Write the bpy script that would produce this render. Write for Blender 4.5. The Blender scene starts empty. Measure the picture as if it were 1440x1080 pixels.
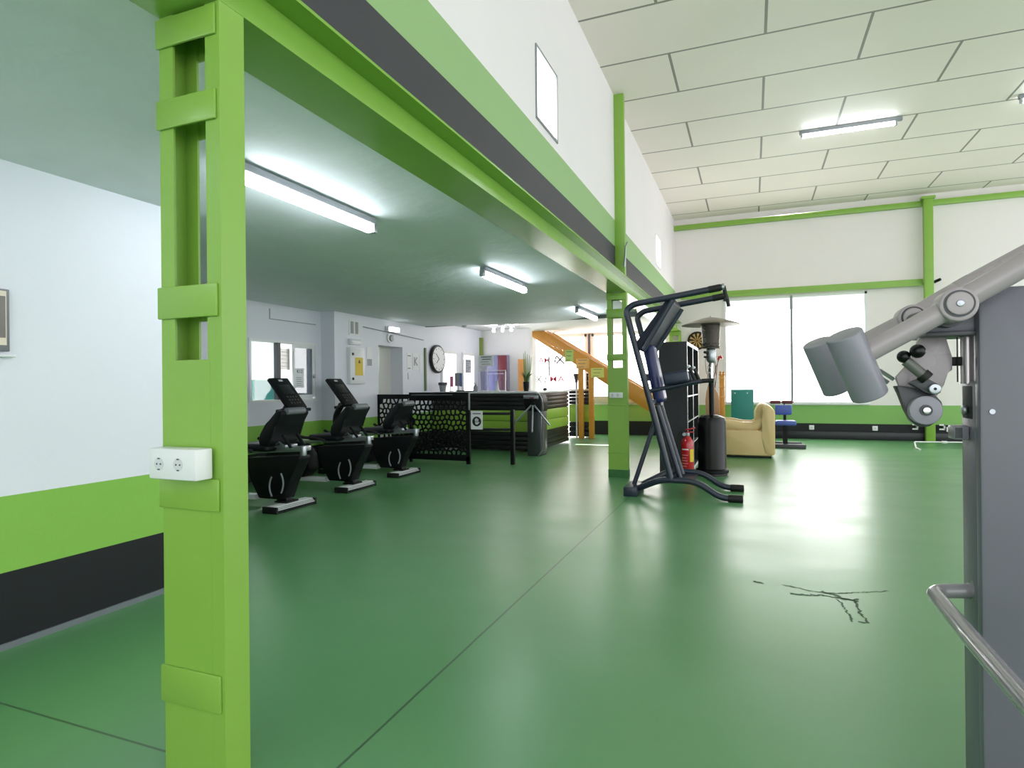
import bpy, bmesh, math, random
from mathutils import Vector, Matrix
random.seed(7)
C = bpy.context.scene.collection
PI = math.pi

# ------------------------------------------------------------------ materials
def lin(c):
    return c / 12.92 if c <= 0.04045 else ((c + 0.055) / 1.055) ** 2.4
def col(h):
    h = h.lstrip('#')
    return tuple(lin(int(h[i:i + 2], 16) / 255) for i in (0, 2, 4)) + (1.0,)

class NT:
    def __init__(s, name):
        s.m = bpy.data.materials.new(name); s.m.use_nodes = True
        s.t = s.m.node_tree; s.b = s.t.nodes['Principled BSDF']; s.o = s.t.nodes['Material Output']
    def n(s, typ, **kw):
        x = s.t.nodes.new(typ)
        for k, v in kw.items():
            if k.startswith('i_'):
                x.inputs[k[2:].replace('_', ' ')].default_value = v
            else: setattr(x, k, v)
        return x
    def l(s, a, b): s.t.links.new(a, b)
    def math(s, op, a, b=None, c=None):
        x = s.n('ShaderNodeMath', operation=op)
        for i, v in enumerate((a, b, c)):
            if v is None: continue
            if isinstance(v, (int, float)): x.inputs[i].default_value = v
            else: s.l(v, x.inputs[i])
        return x.outputs[0]
    def mix(s, f, a, b):
        x = s.n('ShaderNodeMix', data_type='RGBA')
        if isinstance(f, (int, float)): x.inputs[0].default_value = f
        else: s.l(f, x.inputs[0])
        for i, v in ((6, a), (7, b)):
            if isinstance(v, tuple): x.inputs[i].default_value = v
            else: s.l(v, x.inputs[i])
        return x.outputs[2]
    def pos(s):
        g = s.n('ShaderNodeNewGeometry'); q = s.n('ShaderNodeSeparateXYZ'); s.l(g.outputs['Position'], q.inputs[0])
        return g.outputs['Position'], q.outputs[0], q.outputs[1], q.outputs[2]

def mat(name, c, rough=0.5, metal=0.0, var=0.06, scale=12, bump=0.0, bscale=60, coat=0.0, spec=0.5, sheen=0.0):
    k = NT(name); base = col(c) if isinstance(c, str) else c
    k.b.inputs['Metallic'].default_value = metal
    k.b.inputs['Specular IOR Level'].default_value = spec
    k.b.inputs['Coat Weight'].default_value = coat
    k.b.inputs['Sheen Weight'].default_value = sheen
    tc = k.n('ShaderNodeTexCoord'); nz = k.n('ShaderNodeTexNoise', i_Scale=scale, i_Detail=4.0)
    k.l(tc.outputs['Object'], nz.inputs['Vector'])
    d = tuple(x * (1 - var) for x in base[:3]) + (1,); u = tuple(min(1, x * (1 + var)) for x in base[:3]) + (1,)
    k.l(k.mix(nz.outputs['Fac'], d, u), k.b.inputs['Base Color'])
    k.l(k.math('MULTIPLY_ADD', nz.outputs['Fac'], 0.1, rough - 0.05), k.b.inputs['Roughness'])
    if bump:
        n2 = k.n('ShaderNodeTexNoise', i_Scale=bscale, i_Detail=3.0); k.l(tc.outputs['Object'], n2.inputs['Vector'])
        bp = k.n('ShaderNodeBump', i_Strength=bump, i_Distance=0.01); k.l(n2.outputs['Fac'], bp.inputs['Height']); k.l(bp.outputs[0], k.b.inputs['Normal'])
    return k.m

def emit(name, c, strength):
    k = NT(name)
    k.b.inputs['Base Color'].default_value = (0.8, 0.8, 0.8, 1)
    k.b.inputs['Emission Color'].default_value = col(c) if isinstance(c, str) else c
    k.b.inputs['Emission Strength'].default_value = strength
    k.b.inputs['Roughness'].default_value = 0.4
    return k.m

def banded(name, bands, top, rough=0.55, bump=0.06, spec=0.4):
    """paint in horizontal bands: bands = [(upper z, colour), ...] from the floor up, then top"""
    k = NT(name); P, x, y, z = k.pos()
    nz = k.n('ShaderNodeTexNoise', i_Scale=1.3, i_Detail=5.0); k.l(P, nz.inputs['Vector'])
    cur = col(top)
    for zz, c in reversed(bands):
        cur = k.mix(k.math('GREATER_THAN', z, zz), col(c), cur)
    dk = k.n('ShaderNodeMix', data_type='RGBA', blend_type='MULTIPLY'); dk.inputs[0].default_value = 1.0
    k.l(cur, dk.inputs[6]) if not isinstance(cur, tuple) else setattr(dk.inputs[6], 'default_value', cur)
    k.l(k.mix(nz.outputs['Fac'], (0.94, 0.94, 0.94, 1), (1, 1, 1, 1)), dk.inputs[7])
    k.l(dk.outputs[2], k.b.inputs['Base Color'])
    k.b.inputs['Roughness'].default_value = rough; k.b.inputs['Specular IOR Level'].default_value = spec
    n2 = k.n('ShaderNodeTexNoise', i_Scale=70.0, i_Detail=3.0); k.l(P, n2.inputs['Vector'])
    bp = k.n('ShaderNodeBump', i_Strength=bump, i_Distance=0.01); k.l(n2.outputs['Fac'], bp.inputs['Height']); k.l(bp.outputs[0], k.b.inputs['Normal'])
    return k.m

LIME = '#86bc4c'; INK = '#0d1016'; WHITE = '#e9e9ec'
M = {}
M['wall'] = banded('painted_wall', [(0.369, INK), (0.737, LIME)], '#e8e9f2')
M['wall_hall'] = banded('painted_hall_wall', [(0.34, INK), (0.737, '#85b664')], '#efe7e7')
M['upper'] = banded('painted_upper_wall', [(3.08, '#3e3d43'), (3.43, '#97b980')], '#f0e9ed')
M['white'] = mat('white_plaster', '#e6e6e8', 0.6, var=0.03, bump=0.05)
M['ceil_low'] = mat('low_ceiling_plaster', '#dde4e4', 0.6, var=0.07, scale=3.5, bump=0.8, bscale=6, spec=0.3)
M['steel'] = mat('green_gloss_steel', '#86b047', 0.38, var=0.06, scale=5, bump=0.05, bscale=18, coat=0.05)
M['steel_beam'] = mat('green_beam_paint', '#80ac46', 0.24, var=0.06, scale=5, bump=0.05, bscale=18)
M['steel_dark'] = mat('green_floor_paint_on_steel', '#2f6b33', 0.35)
M['socket'] = mat('white_plastic', '#e8e8ea', 0.35, var=0.02)
M['grey_plastic'] = mat('grey_plastic', '#8c8f95', 0.4)
M['black'] = mat('black_powder_coat', '#090b0e', 0.48, spec=.25, var=0.15, bump=0.05, bscale=200)
M['black_gloss'] = mat('black_gloss', '#090b0d', 0.3, spec=.35, var=0.1)
M['rubber'] = mat('black_rubber', '#0a0a0b', 0.6)
M['vinyl_black'] = mat('black_vinyl', '#0c0f13', 0.5, spec=.3, bump=0.1, bscale=120)
M['screen'] = mat('dark_screen', '#15181c', 0.3)
M['silver'] = mat('brushed_silver', '#aeb2b8', 0.32, metal=0.85)
M['chrome'] = mat('chrome', '#d0d0d2', 0.12, metal=1.0)
M['foot_white'] = mat('pale_aluminium', '#d6d8da', 0.4, metal=0.2)
M['machine'] = mat('grey_machine_paint', '#878590', 0.3, var=0.03, scale=4, coat=0.1)
M['machine_panel'] = mat('grey_panel_paint', '#6e6d78', 0.34, var=0.03, scale=4)
M['machine_arm'] = mat('warm_grey_machine_paint', '#a49a9e', 0.28, var=0.03, scale=4, coat=0.15)
M['machine_dark'] = mat('dark_grey_metal', '#3c3d42', 0.4)
M['navy'] = mat('navy_gloss_tube', '#232b3c', 0.36, var=0.06, coat=0.05)
M['navy_matt'] = mat('navy_matt_plate', '#1f2636', 0.55, spec=.25)
M['pad_blue'] = mat('blue_vinyl', '#252a5c', 0.35, bump=0.06, bscale=140)
M['pad_navy'] = mat('navy_vinyl', '#232a40', 0.42, bump=0.06, bscale=140)
M['pad_sky'] = mat('mid_blue_vinyl', '#465bab', 0.4)
M['maroon'] = mat('maroon_vinyl', '#6c2731', 0.4)
M['wood'] = mat('honey_wood', '#c98a30', 0.4, var=0.16, scale=3, coat=0.2)
M['wood_pale'] = mat('pale_honey_wood', '#d99a5a', 0.4, var=0.1, scale=3)
M['counter_dark'] = mat('dark_counter_boards', '#121216', 0.35, var=0.15, scale=3, bump=0.1, bscale=30)
M['counter_lime'] = mat('lime_counter_boards', '#93b944', 0.35, var=0.05, scale=3)
M['counter_top'] = mat('white_counter_top', '#e8e8ea', 0.25)
M['black_melamine'] = mat('black_brown_melamine', '#15151a', 0.42, var=0.08, scale=3)
M['edge_glare'] = mat('painted_edge_glare', '#d9dbde', 0.35)
M['leather'] = mat('cream_leather', '#d6bb86', 0.42, var=0.06, scale=6, bump=0.12, bscale=50)
M['red'] = mat('red_gloss', '#b3121f', 0.22, coat=0.4)
M['yellow'] = mat('yellow_paper', '#d9bc17', 0.5)
M['paper'] = mat('white_paper', '#ececee', 0.6, var=0.02)
M['ink'] = mat('printed_ink', '#50535c', 0.7)
M['teal'] = mat('teal_laminate', '#23827c', 0.45)
M['leaf'] = mat('green_leaf', '#3d5b2c', 0.45, var=0.2)
M['stalk'] = mat('pale_green_stalk', '#9fb579', 0.45, var=0.15)
M['orange'] = mat('orange_wood', '#c98a45', 0.4, var=0.1)
M['turnstile'] = mat('graphite_metal', '#4a4d50', 0.35, metal=0.4)
M['notice_green'] = mat('green_paper', '#a9c46b', 0.6)
M['notice_orange'] = mat('orange_paper', '#e0ad62', 0.6)
M['notice_yellow'] = mat('lime_yellow_paper', '#cdd070', 0.6)
M['cream_door'] = mat('cream_door', '#d9d6cf', 0.2, var=0.03, coat=0.3)
M['beige'] = mat('beige_sill', '#b9b3a6', 0.5)
M['pink'] = mat('pink_card', '#c8628f', 0.5)
M['blue_card'] = mat('blue_card', '#5b74a8', 0.4)
M['ink_red'] = mat('red_vinyl_film', '#cf4a66', 0.5)
M['ink_grey'] = mat('grey_vinyl_film', '#6e6a70', 0.5)
M['ink_black'] = mat('black_vinyl_film', '#1e1d22', 0.5)
M['tan'] = mat('tan_bamboo', '#c29a62', 0.5, var=0.1)
M['wicker'] = mat('brown_wicker', '#b78d6c', 0.6, var=0.2, scale=40)
M['twig'] = mat('brown_twig', '#6a5d58', 0.7)
M['tube'] = emit('lit_fluorescent_cover', (0.86, 0.92, 1.0, 1), 15.0)
M['tube_hall'] = emit('lit_hall_tube', (0.88, 0.94, 1.0, 1), 14.0)
M['daylight'] = emit('daylit_window_film', (1.0, 0.985, 0.97, 1), 4.0)
M['daylight_soft'] = emit('daylit_blind', (0.97, 0.98, 1.0, 1), 0.52)
M['mezz'] = emit('lit_mezzanine_pane', (1.0, 0.99, 0.97, 1), 4.0)
M['lamp_small'] = emit('lit_emergency_lamp', (0.95, 0.97, 1.0, 1), 3.0)
M['entrance_bulb'] = emit('lit_entrance_bulb', (1, .95, .93, 1), 60.0)
M['office_fill'] = emit('office_fill_glow', (1, 1, 1, 1), 5.0)

def glass(name, tint, mixf):
    k = NT(name); tr = k.n('ShaderNodeBsdfTransparent'); tr.inputs[0].default_value = tint
    gl = k.n('ShaderNodeBsdfGlossy'); gl.inputs['Roughness'].default_value = 0.03
    ms = k.n('ShaderNodeMixShader'); ms.inputs[0].default_value = mixf
    k.l(tr.outputs[0], ms.inputs[1]); k.l(gl.outputs[0], ms.inputs[2]); k.l(ms.outputs[0], k.o.inputs['Surface'])
    return k.m
M['glass'] = glass('clear_glass', (0.96, 0.97, 0.98, 1), 0.06)
M['glass_grey'] = glass('grey_glass', (0.30, 0.32, 0.35, 1), 0.12)
M['acrylic'] = glass('violet_tinted_acrylic', (0.80, 0.80, 0.93, 1), 0.10)

def floor_mat():
    k = NT('green_epoxy_floor'); P, x, y, z = k.pos()
    n1 = k.n('ShaderNodeTexNoise', i_Scale=0.7, i_Detail=4.0, i_Roughness=0.5); k.l(P, n1.inputs['Vector'])
    n2 = k.n('ShaderNodeTexNoise', i_Scale=6.0, i_Detail=5.0); k.l(P, n2.inputs['Vector'])
    c = k.mix(n1.outputs['Fac'], col('#4b844f'), col('#669a68'))
    c = k.mix(k.math('MULTIPLY', n2.outputs['Fac'], 0.35), c, col('#568d5a'))
    # saw-cut joints
    w = k.n('ShaderNodeTexNoise', i_Scale=3.0); k.l(P, w.inputs['Vector'])
    jx = k.math('ADD', x, k.math('MULTIPLY', w.outputs['Fac'], 0.006))
    ja = k.math('LESS_THAN', k.math('ABSOLUTE', k.math('ADD', jx, 1.274)), 0.0055)
    jb0 = k.math('LESS_THAN', k.math('ABSOLUTE', k.math('SUBTRACT', y, 1.51)), 0.005)
    jb = k.math('MULTIPLY', jb0, k.math('LESS_THAN', x, -1.274))
    jj = k.math('MAXIMUM', ja, jb)
    c = k.mix(k.math('MULTIPLY', jj, 0.65), c, col('#0c1a10'))
    k.l(c, k.b.inputs['Base Color'])
    mp = k.n('ShaderNodeMapping'); mp.inputs['Scale'].default_value = (1.0, 1.7, 1.0); k.l(P, mp.inputs[0])
    n5 = k.n('ShaderNodeTexNoise', i_Scale=1.1, i_Detail=2.0, i_Roughness=0.5); k.l(mp.outputs[0], n5.inputs['Vector'])
    k.l(k.math('MULTIPLY_ADD', n5.outputs['Fac'], 0.16, 0.24), k.b.inputs['Roughness'])
    k.b.inputs['Specular IOR Level'].default_value = 0.7
    n3 = k.n('ShaderNodeTexNoise', i_Scale=0.9, i_Detail=1.0); k.l(mp.outputs[0], n3.inputs['Vector'])
    bp = k.n('ShaderNodeBump', i_Strength=0.10, i_Distance=0.012); k.l(n3.outputs['Fac'], bp.inputs['Height'])
    n4 = k.n('ShaderNodeTexNoise', i_Scale=45.0, i_Detail=2.0); k.l(P, n4.inputs['Vector'])
    b2 = k.n('ShaderNodeBump', i_Strength=0.03, i_Distance=0.004); k.l(n4.outputs['Fac'], b2.inputs['Height']); k.l(bp.outputs[0], b2.inputs['Normal'])
    k.l(b2.outputs[0], k.b.inputs['Normal'])
    return k.m
M['floor'] = floor_mat()

def panel_ceiling():
    """white panels 2.09 x 1.01 m in running bond with grey joints"""
    k = NT('panel_ceiling'); P, x, y, z = k.pos()
    v = k.math('DIVIDE', k.math('SUBTRACT', y, 6.295), 1.0105)
    row = k.math('FLOOR', v); fy = k.math('FRACT', v)
    par = k.math('ABSOLUTE', k.math('MODULO', row, 2.0))
    u = k.math('DIVIDE', k.math('SUBTRACT', k.math('SUBTRACT', x, 0.172), k.math('MULTIPLY', par, 1.042)), 2.084)
    fx = k.math('FRACT', k.math('ADD', u, 40.0))
    ey = k.math('MULTIPLY', k.math('MINIMUM', fy, k.math('SUBTRACT', 1.0, fy)), 1.0105)
    ex = k.math('MULTIPLY', k.math('MINIMUM', fx, k.math('SUBTRACT', 1.0, fx)), 2.084)
    j = k.math('LESS_THAN', k.math('MINIMUM', ex, ey), 0.0155)
    nz = k.n('ShaderNodeTexNoise', i_Scale=0.8, i_Detail=3.0); k.l(P, nz.inputs['Vector'])
    c = k.mix(nz.outputs['Fac'], col('#ebe1da'), col('#f4eae4'))
    k.l(k.mix(j, c, col('#8b8780')), k.b.inputs['Base Color'])
    k.b.inputs['Roughness'].default_value = 0.55
    bp = k.n('ShaderNodeBump', i_Strength=0.5, i_Distance=0.006, invert=True); k.l(j, bp.inputs['Height']); k.l(bp.outputs[0], k.b.inputs['Normal'])
    return k.m
M['ceil'] = panel_ceiling()

# ------------------------------------------------------------------ mesh helpers
class MB:
    def __init__(s): s.bm = bmesh.new()
    def _xf(s, vs, m):
        bmesh.ops.transform(s.bm, matrix=m, verts=vs)
    def box(s, x0, x1, y0, y1, z0, z1, bev=0.0, seg=2, rot=None):
        r = bmesh.ops.create_cube(s.bm, size=1.0); vs = r['verts']
        cx, cy, cz = (x0 + x1) / 2, (y0 + y1) / 2, (z0 + z1) / 2
        s._xf(vs, Matrix.Diagonal((abs(x1 - x0), abs(y1 - y0), abs(z1 - z0), 1)))
        if bev:
            es = list({e for v in vs for e in v.link_edges})
            g = bmesh.ops.bevel(s.bm, geom=es, offset=bev, segments=seg, affect='EDGES', profile=0.5)
            vs = list({v for f in g['faces'] for v in f.verts} | {v for v in vs if v.is_valid})
        m = Matrix.Translation((cx, cy, cz))
        if rot: m = m @ rot
        s._xf(vs, m); return s
    def cyl(s, a, b, r, r2=None, seg=20, caps=True, bev=0.0):
        a, b = Vector(a), Vector(b); d = b - a
        g = bmesh.ops.create_cone(s.bm, cap_ends=caps, segments=seg, radius1=r, radius2=r if r2 is None else r2, depth=d.length)
        vs = g['verts']
        if bev:
            es = [e for e in {e for v in vs for e in v.link_edges} if any(len(f.verts) > 4 for f in e.link_faces)]
            q = bmesh.ops.bevel(s.bm, geom=es, offset=bev, segments=3, affect='EDGES', profile=0.5)
            vs = list({v for f in q['faces'] for v in f.verts} | {v for v in vs if v.is_valid})
        s._xf(vs, Matrix.Translation((a + b) / 2) @ d.to_track_quat('Z', 'Y').to_matrix().to_4x4()); return s
    def ball(s, c, r, sx=1, sy=1, sz=1, seg=16):
        g = bmesh.ops.create_uvsphere(s.bm, u_segments=seg, v_segments=seg // 2 + 2, radius=r)
        s._xf(g['verts'], Matrix.Translation(c) @ Matrix.Diagonal((sx, sy, sz, 1))); return s
    def tube(s, pts, r, seg=12, bend=0.0, n=5, caps=True, flat=None):
        pts = [Vector(p) for p in pts]
        if bend:
            out = [pts[0]]
            for i in range(1, len(pts) - 1):
                p, a, b = pts[i], pts[i - 1], pts[i + 1]
                L = min(bend, (a - p).length * .45, (b - p).length * .45)
                q0, q1 = p + (a - p).normalized() * L, p + (b - p).normalized() * L
                for j in range(n + 1):
                    t = j / n; out.append((1 - t) ** 2 * q0 + 2 * t * (1 - t) * p + t * t * q1)
            out.append(pts[-1]); pts = out
        N = len(pts); rs = r if isinstance(r, (list, tuple)) else [r] * N
        tang = []
        for i in range(N):
            t = (pts[min(i + 1, N - 1)] - pts[max(i - 1, 0)]).normalized(); tang.append(t)
        up = Vector((0, 0, 1)) if abs(tang[0].z) < .9 else Vector((1, 0, 0))
        nrm = tang[0].cross(up).normalized(); rings = []
        for i in range(N):
            if i:
                nrm = (nrm - tang[i] * nrm.dot(tang[i])).normalized()
            bn = tang[i].cross(nrm)
            rings.append([s.bm.verts.new(pts[i] + rs[i] * (math.cos(2 * PI * k / seg) * nrm + math.sin(2 * PI * k / seg) * bn)) for k in range(seg)])
        for i in range(N - 1):
            for k in range(seg):
                s.bm.faces.new((rings[i][k], rings[i][(k + 1) % seg], rings[i + 1][(k + 1) % seg], rings[i + 1][k]))
        if caps:
            s.bm.faces.new(list(reversed(rings[0]))); s.bm.faces.new(rings[-1])
        return s
    def lathe(s, prof, c, seg=28):
        c = Vector(c); rings = []
        for r, z in prof:
            if r < 1e-5: rings.append([s.bm.verts.new(c + Vector((0, 0, z)))])
            else: rings.append([s.bm.verts.new(c + Vector((r * math.cos(2 * PI * k / seg), r * math.sin(2 * PI * k / seg), z))) for k in range(seg)])
        for a, b in zip(rings, rings[1:]):
            for k in range(seg):
                k2 = (k + 1) % seg
                if len(a) == 1 and len(b) == 1: continue
                if len(a) == 1: s.bm.faces.new((a[0], b[k2], b[k]))
                elif len(b) == 1: s.bm.faces.new((a[k], a[k2], b[0]))
                else: s.bm.faces.new((a[k], a[k2], b[k2], b[k]))
        for e, rev in ((rings[0], True), (rings[-1], False)):
            if len(e) > 1: s.bm.faces.new(list(reversed(e)) if rev else e)
        return s
    def prism(s, poly, axis, a, b, bev=0.0):
        """poly = 2-D outline; axis 'y' -> (x, z), 'x' -> (y, z), 'z' -> (x, y); extruded from a to b"""
        def P(u, v, w): return {'y': (u, w, v), 'x': (w, u, v), 'z': (u, v, w)}[axis]
        A = [s.bm.verts.new(P(u, v, a)) for u, v in poly]; B = [s.bm.verts.new(P(u, v, b)) for u, v in poly]
        fs = [s.bm.faces.new(A), s.bm.faces.new(list(reversed(B)))]
        n = len(poly)
        for i in range(n): fs.append(s.bm.faces.new((A[i], B[i], B[(i + 1) % n], A[(i + 1) % n])))
        if bev:
            es = list({e for f in fs for e in f.edges})
            bmesh.ops.bevel(s.bm, geom=es, offset=bev, segments=2, affect='EDGES', profile=0.5)
        return s
    def strip(s, pts, w, z, nz=0.001):
        pts = [Vector((p[0], p[1], 0)) for p in pts]; L = []; R = []
        for i, p in enumerate(pts):
            t = (pts[min(i + 1, len(pts) - 1)] - pts[max(0, i - 1)]).normalized(); n = Vector((-t.y, t.x, 0))
            ww = w * (0.4 + random.random()) if 0 < i < len(pts) - 1 else w * .15
            L.append(s.bm.verts.new((p.x + n.x * ww, p.y + n.y * ww, z))); R.append(s.bm.verts.new((p.x - n.x * ww, p.y - n.y * ww, z)))
        for i in range(len(pts) - 1): s.bm.faces.new((L[i], L[i + 1], R[i + 1], R[i]))
        return s
    def build(s, name, m, parent=None, ang=40, smooth=True):
        bm = s.bm
        bmesh.ops.recalc_face_normals(bm, faces=bm.faces[:])
        off = Vector((0, 0, 0)); p = parent
        while p: off += p.location; p = p.parent
        if off.length: bmesh.ops.translate(bm, verts=bm.verts[:], vec=-off)
        if smooth:
            for f in bm.faces: f.smooth = True
            for e in bm.edges:
                if len(e.link_faces) == 2 and e.calc_face_angle(0) > math.radians(ang): e.smooth = False
        me = bpy.data.meshes.new(name); bm.to_mesh(me); bm.free()
        me.materials.append(M[m] if isinstance(m, str) else m)
        o = bpy.data.objects.new(name, me); C.objects.link(o)
        if parent: o.parent = parent
        return o

def tag(o, label, cat, group=None, kind='thing'):
    o['label'] = label; o['category'] = cat; o['kind'] = kind
    if group: o['group'] = group
    return o
def thing(name, label, cat, loc=(0, 0, 0), group=None):
    o = bpy.data.objects.new(name, None); o.empty_display_size = 0.1; C.objects.link(o); o.location = loc
    return tag(o, label, cat, group)
def struct(o): o['kind'] = 'structure'; return o
def copy_tree(o, parent=None):
    c = o.copy(); C.objects.link(c)
    if parent: c.parent = parent
    for ch in list(o.children): copy_tree(ch, c)
    return c
def B(*a, **k): return MB().box(*a, **k)
def ry(a): return Matrix.Rotation(a, 4, 'Y')
def text(name, s, m, parent, loc, size, rot, extr=0.002, sx=1.0, shear=0.0):
    cu = bpy.data.curves.new(name, 'FONT'); cu.body = s; cu.size = size; cu.extrude = extr; cu.align_x = 'CENTER'; cu.align_y = 'CENTER'; cu.shear = shear; cu.offset = .003 * (size > .15)
    t_ = bpy.data.objects.new(name + '_t', cu); C.objects.link(t_); bpy.context.view_layer.update()
    me = bpy.data.meshes.new_from_object(t_.evaluated_get(bpy.context.evaluated_depsgraph_get())); me.name = name
    bpy.data.objects.remove(t_); me.materials.clear(); me.materials.append(M[m])
    o = bpy.data.objects.new(name, me); C.objects.link(o)
    off = Vector((0, 0, 0)); p = parent
    while p: off += p.location; p = p.parent
    o.location = Vector(loc) - off; o.rotation_euler = rot; o.scale = (sx, 1, 1)
    if parent: o.parent = parent
    return o
FRONT = (PI / 2, 0, 0)          # lettering that faces -Y
SIDE = (PI / 2, 0, PI / 2)      # lettering that faces +X

def wall_holes(mb, axis, w0, w1, u0, u1, z0, z1, holes):
    """wall slab with rectangular holes (ua, ub, za, zb); axis = 'x' -> slab w along X, u along Y"""
    us = sorted({u0, u1, *[h[0] for h in holes], *[h[1] for h in holes]})
    zs = sorted({z0, z1, *[h[2] for h in holes], *[h[3] for h in holes]})
    for a, b in zip(us, us[1:]):
        run = None
        for c, d in zip(zs, zs[1:]):
            hole = any(h[0] <= (a + b) / 2 <= h[1] and h[2] <= (c + d) / 2 <= h[3] for h in holes)
            if hole: continue
            if axis == 'x': mb.box(w0, w1, a, b, c, d)
            else: mb.box(a, b, w0, w1, c, d)
    return mb

# ================================================================== ROOM SHELL
YB = 14.85; ZH = 5.105; XP = -1.686
XL, X2, XN = -6.15, -5.90, -3.362
fl = struct(B(-9.2, 9.0, -6.0, 15.2, -0.12, 0.0).build('floor', 'floor'))
crack = MB()
for pts, w in (([(0.0, 4.13), (.018, 4.103), (.05, 4.10)], .012), ([(.159, 4.106), (.25, 4.07), (.33, 4.03), (.402, 4.03), (.5, 4.07), (.577, 4.112)], .006),
               ([(.2, 3.96), (.227, 3.949), (.29, 3.955), (.366, 3.981), (.445, 3.957), (.52, 3.95), (.558, 3.981)], .009), ([(.36, 4.06), (.43, 4.02), (.47, 3.97), (.55, 3.93)], .01),
               ([(.577, 4.112), (.65, 4.14), (.743, 4.19)], .005), ([(.44, 3.95), (.455, 3.85), (.463, 3.75), (.47, 3.66), (.476, 3.594)], .005), ([(.53, 3.93), (.535, 3.8), (.525, 3.73), (.55, 3.66), (.543, 3.60), (.50, 3.60)], .006)):
    fine = []
    for a, b in zip(pts, pts[1:]):
        for i in range(6):
            t = i / 6; fine.append((a[0] + (b[0] - a[0]) * t + random.uniform(-.008, .008), a[1] + (b[1] - a[1]) * t + random.uniform(-.008, .008)))
    crack.strip(fine + [pts[-1]], w, 0.0012)
crack.build('worn_cracks', mat('worn_floor_crack', '#294a32', 0.6), fl)

struct(B(XP, 9.0, -6.0, 15.2, ZH, ZH + .1).build('ceiling', 'ceil'))
lc = MB(); prof = []
for i in range(25):
    u = -1.806 - 7.4 * i / 24
    v = 2.475 - .115 * (1 - math.cos(PI * min(1, (-1.806 - u) / 1.75))) / 2 + .04 * (1 - math.cos(PI * min(1, max(0, (-3.55 - u) / 2.8)))) / 2
    prof.append((u, v))
lc.prism(prof + [(-9.206, 2.6), (-1.806, 2.6)], 'y', -6.0, 10.4)
struct(lc.build('ceiling_low', 'ceil_low'))
struct(B(-9.2, -1.81, 10.4, 15.2, 2.52, 2.64).build('ceiling_entrance', 'white'))

# near left wall, far left wall with the office window, its return, the wall with the door
struct(B(XN - .15, XN, -6.0, 2.86, 0, 2.40).build('wall_left', 'wall'))
struct(B(-6.3, XN - .15, 2.72, 2.86, 0, 2.40).build('wall_recess', 'wall'))
W1 = (6.169, 7.51, 1.047, 1.905)
Wret = 7.62
w = MB(); wall_holes(w, 'x', XL - .14, XL, 2.86, Wret, 0, 2.40, [W1]); struct(w.build('wall_office', 'wall'))
S2 = 5.90 / 5.769
D1 = (8.59 * S2, 9.345 * S2, 0.0, 1.95)
w = MB(); w.box(XL - .14, X2 - .3, Wret, Wret + .12, 0, 2.5)
wall_holes(w, 'x', X2 - .3, X2, Wret, 13.0, 0, 2.53, [D1, (11.0, 11.80, 0, 1.98), (11.97, 12.6, .75, 1.97)])
struct(w.build('wall_lobby', 'wall'))
struct(B(-6.2, -4.68, 13.0, 13.15, 0, 2.53).build('wall_entrance', 'white'))
# back wall, hall side with the big window, entrance side with the shop front
BW = (-.60, 2.29, .79, 3.17)
w = MB(); wall_holes(w, 'y', YB, YB + .2, XP, 9.0, 0, ZH, [BW]); struct(w.build('wall_back', 'wall_hall'))
SF = (-5.25, -3.84, .02, 2.50); SG = (-3.72, -1.86, .95, 2.50)
w = MB(); wall_holes(w, 'y', YB, YB + .2, -9.2, XP, 0, 2.9, [SF, SG]); struct(w.build('wall_shopfront', 'wall_hall'))
# wall above the green beam
PW = [(4.88, 5.49, 3.51, 4.145), (11.78, 12.38, 3.51, 4.1)]
w = MB(); wall_holes(w, 'x', XP - .1, XP, -6.0, YB, 2.684, ZH, PW); struct(w.build('wall_upper', 'upper'))
for i, (a, b, c, d) in enumerate(PW):
    f = MB(); t = .022
    f.box(XP - .09, XP + .012, a, a + t, c, d).box(XP - .09, XP + .012, b - t, b, c, d).box(XP - .09, XP + .012, a + t, b - t, c, c + t).box(XP - .09, XP + .012, a + t, b - t, d - t, d)
    o = struct(f.build('window_%d' % (6 + i), 'grey_plastic' if i == 0 else 'white')); B(XP - .03, XP - .01, a + t, b - t, c + t, d - t).build('pane', 'mezz', o)
# baseboards: dark duct along the back wall
struct(B(-1.5, 9.0, YB - .05, YB, 0, .17, bev=.006).build('baseboard_back', mat('dark_duct', '#1a1d22', .35)))
struct(B(XN, XN + .012, -6, 2.86, 0, .03).build('baseboard_left', mat('grey_floor_edge', '#6c7277', .5)))

# back hall window
x0, x1, z0, z1 = BW
f = MB(); t = .05
f.box(x0, x0 + t, YB - .02, YB + .15, z0, z1).box(x1 - t, x1, YB - .02, YB + .15, z0, z1).box(x0, x1, YB - .02, YB + .15, z1 - t, z1)
o = struct(f.build('window_1', 'white')); B(.795, .845, YB - .03, YB + .15, z0, z1, bev=.005).build('mullion', 'grey_plastic', o)
B(x0 - .02, x1 + .03, YB - .07, YB + .1, z0 - .035, z0 + .02, bev=.006).build('sill', 'socket', o)
B(x0 + t, .795, YB + .06, YB + .08, z0, 2.93).build('pane', 'daylight', o); B(.845, x1 - t, YB + .06, YB + .08, z0, 2.93).build('pane', 'daylight', o)
B(x0 + t, .795, YB + .03, YB + .05, 2.87, z1 - t).build('blind', 'daylight_soft', o); B(.845, x1 - t, YB + .03, YB + .05, 2.87, z1 - t).build('blind', 'daylight_soft', o)
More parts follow.
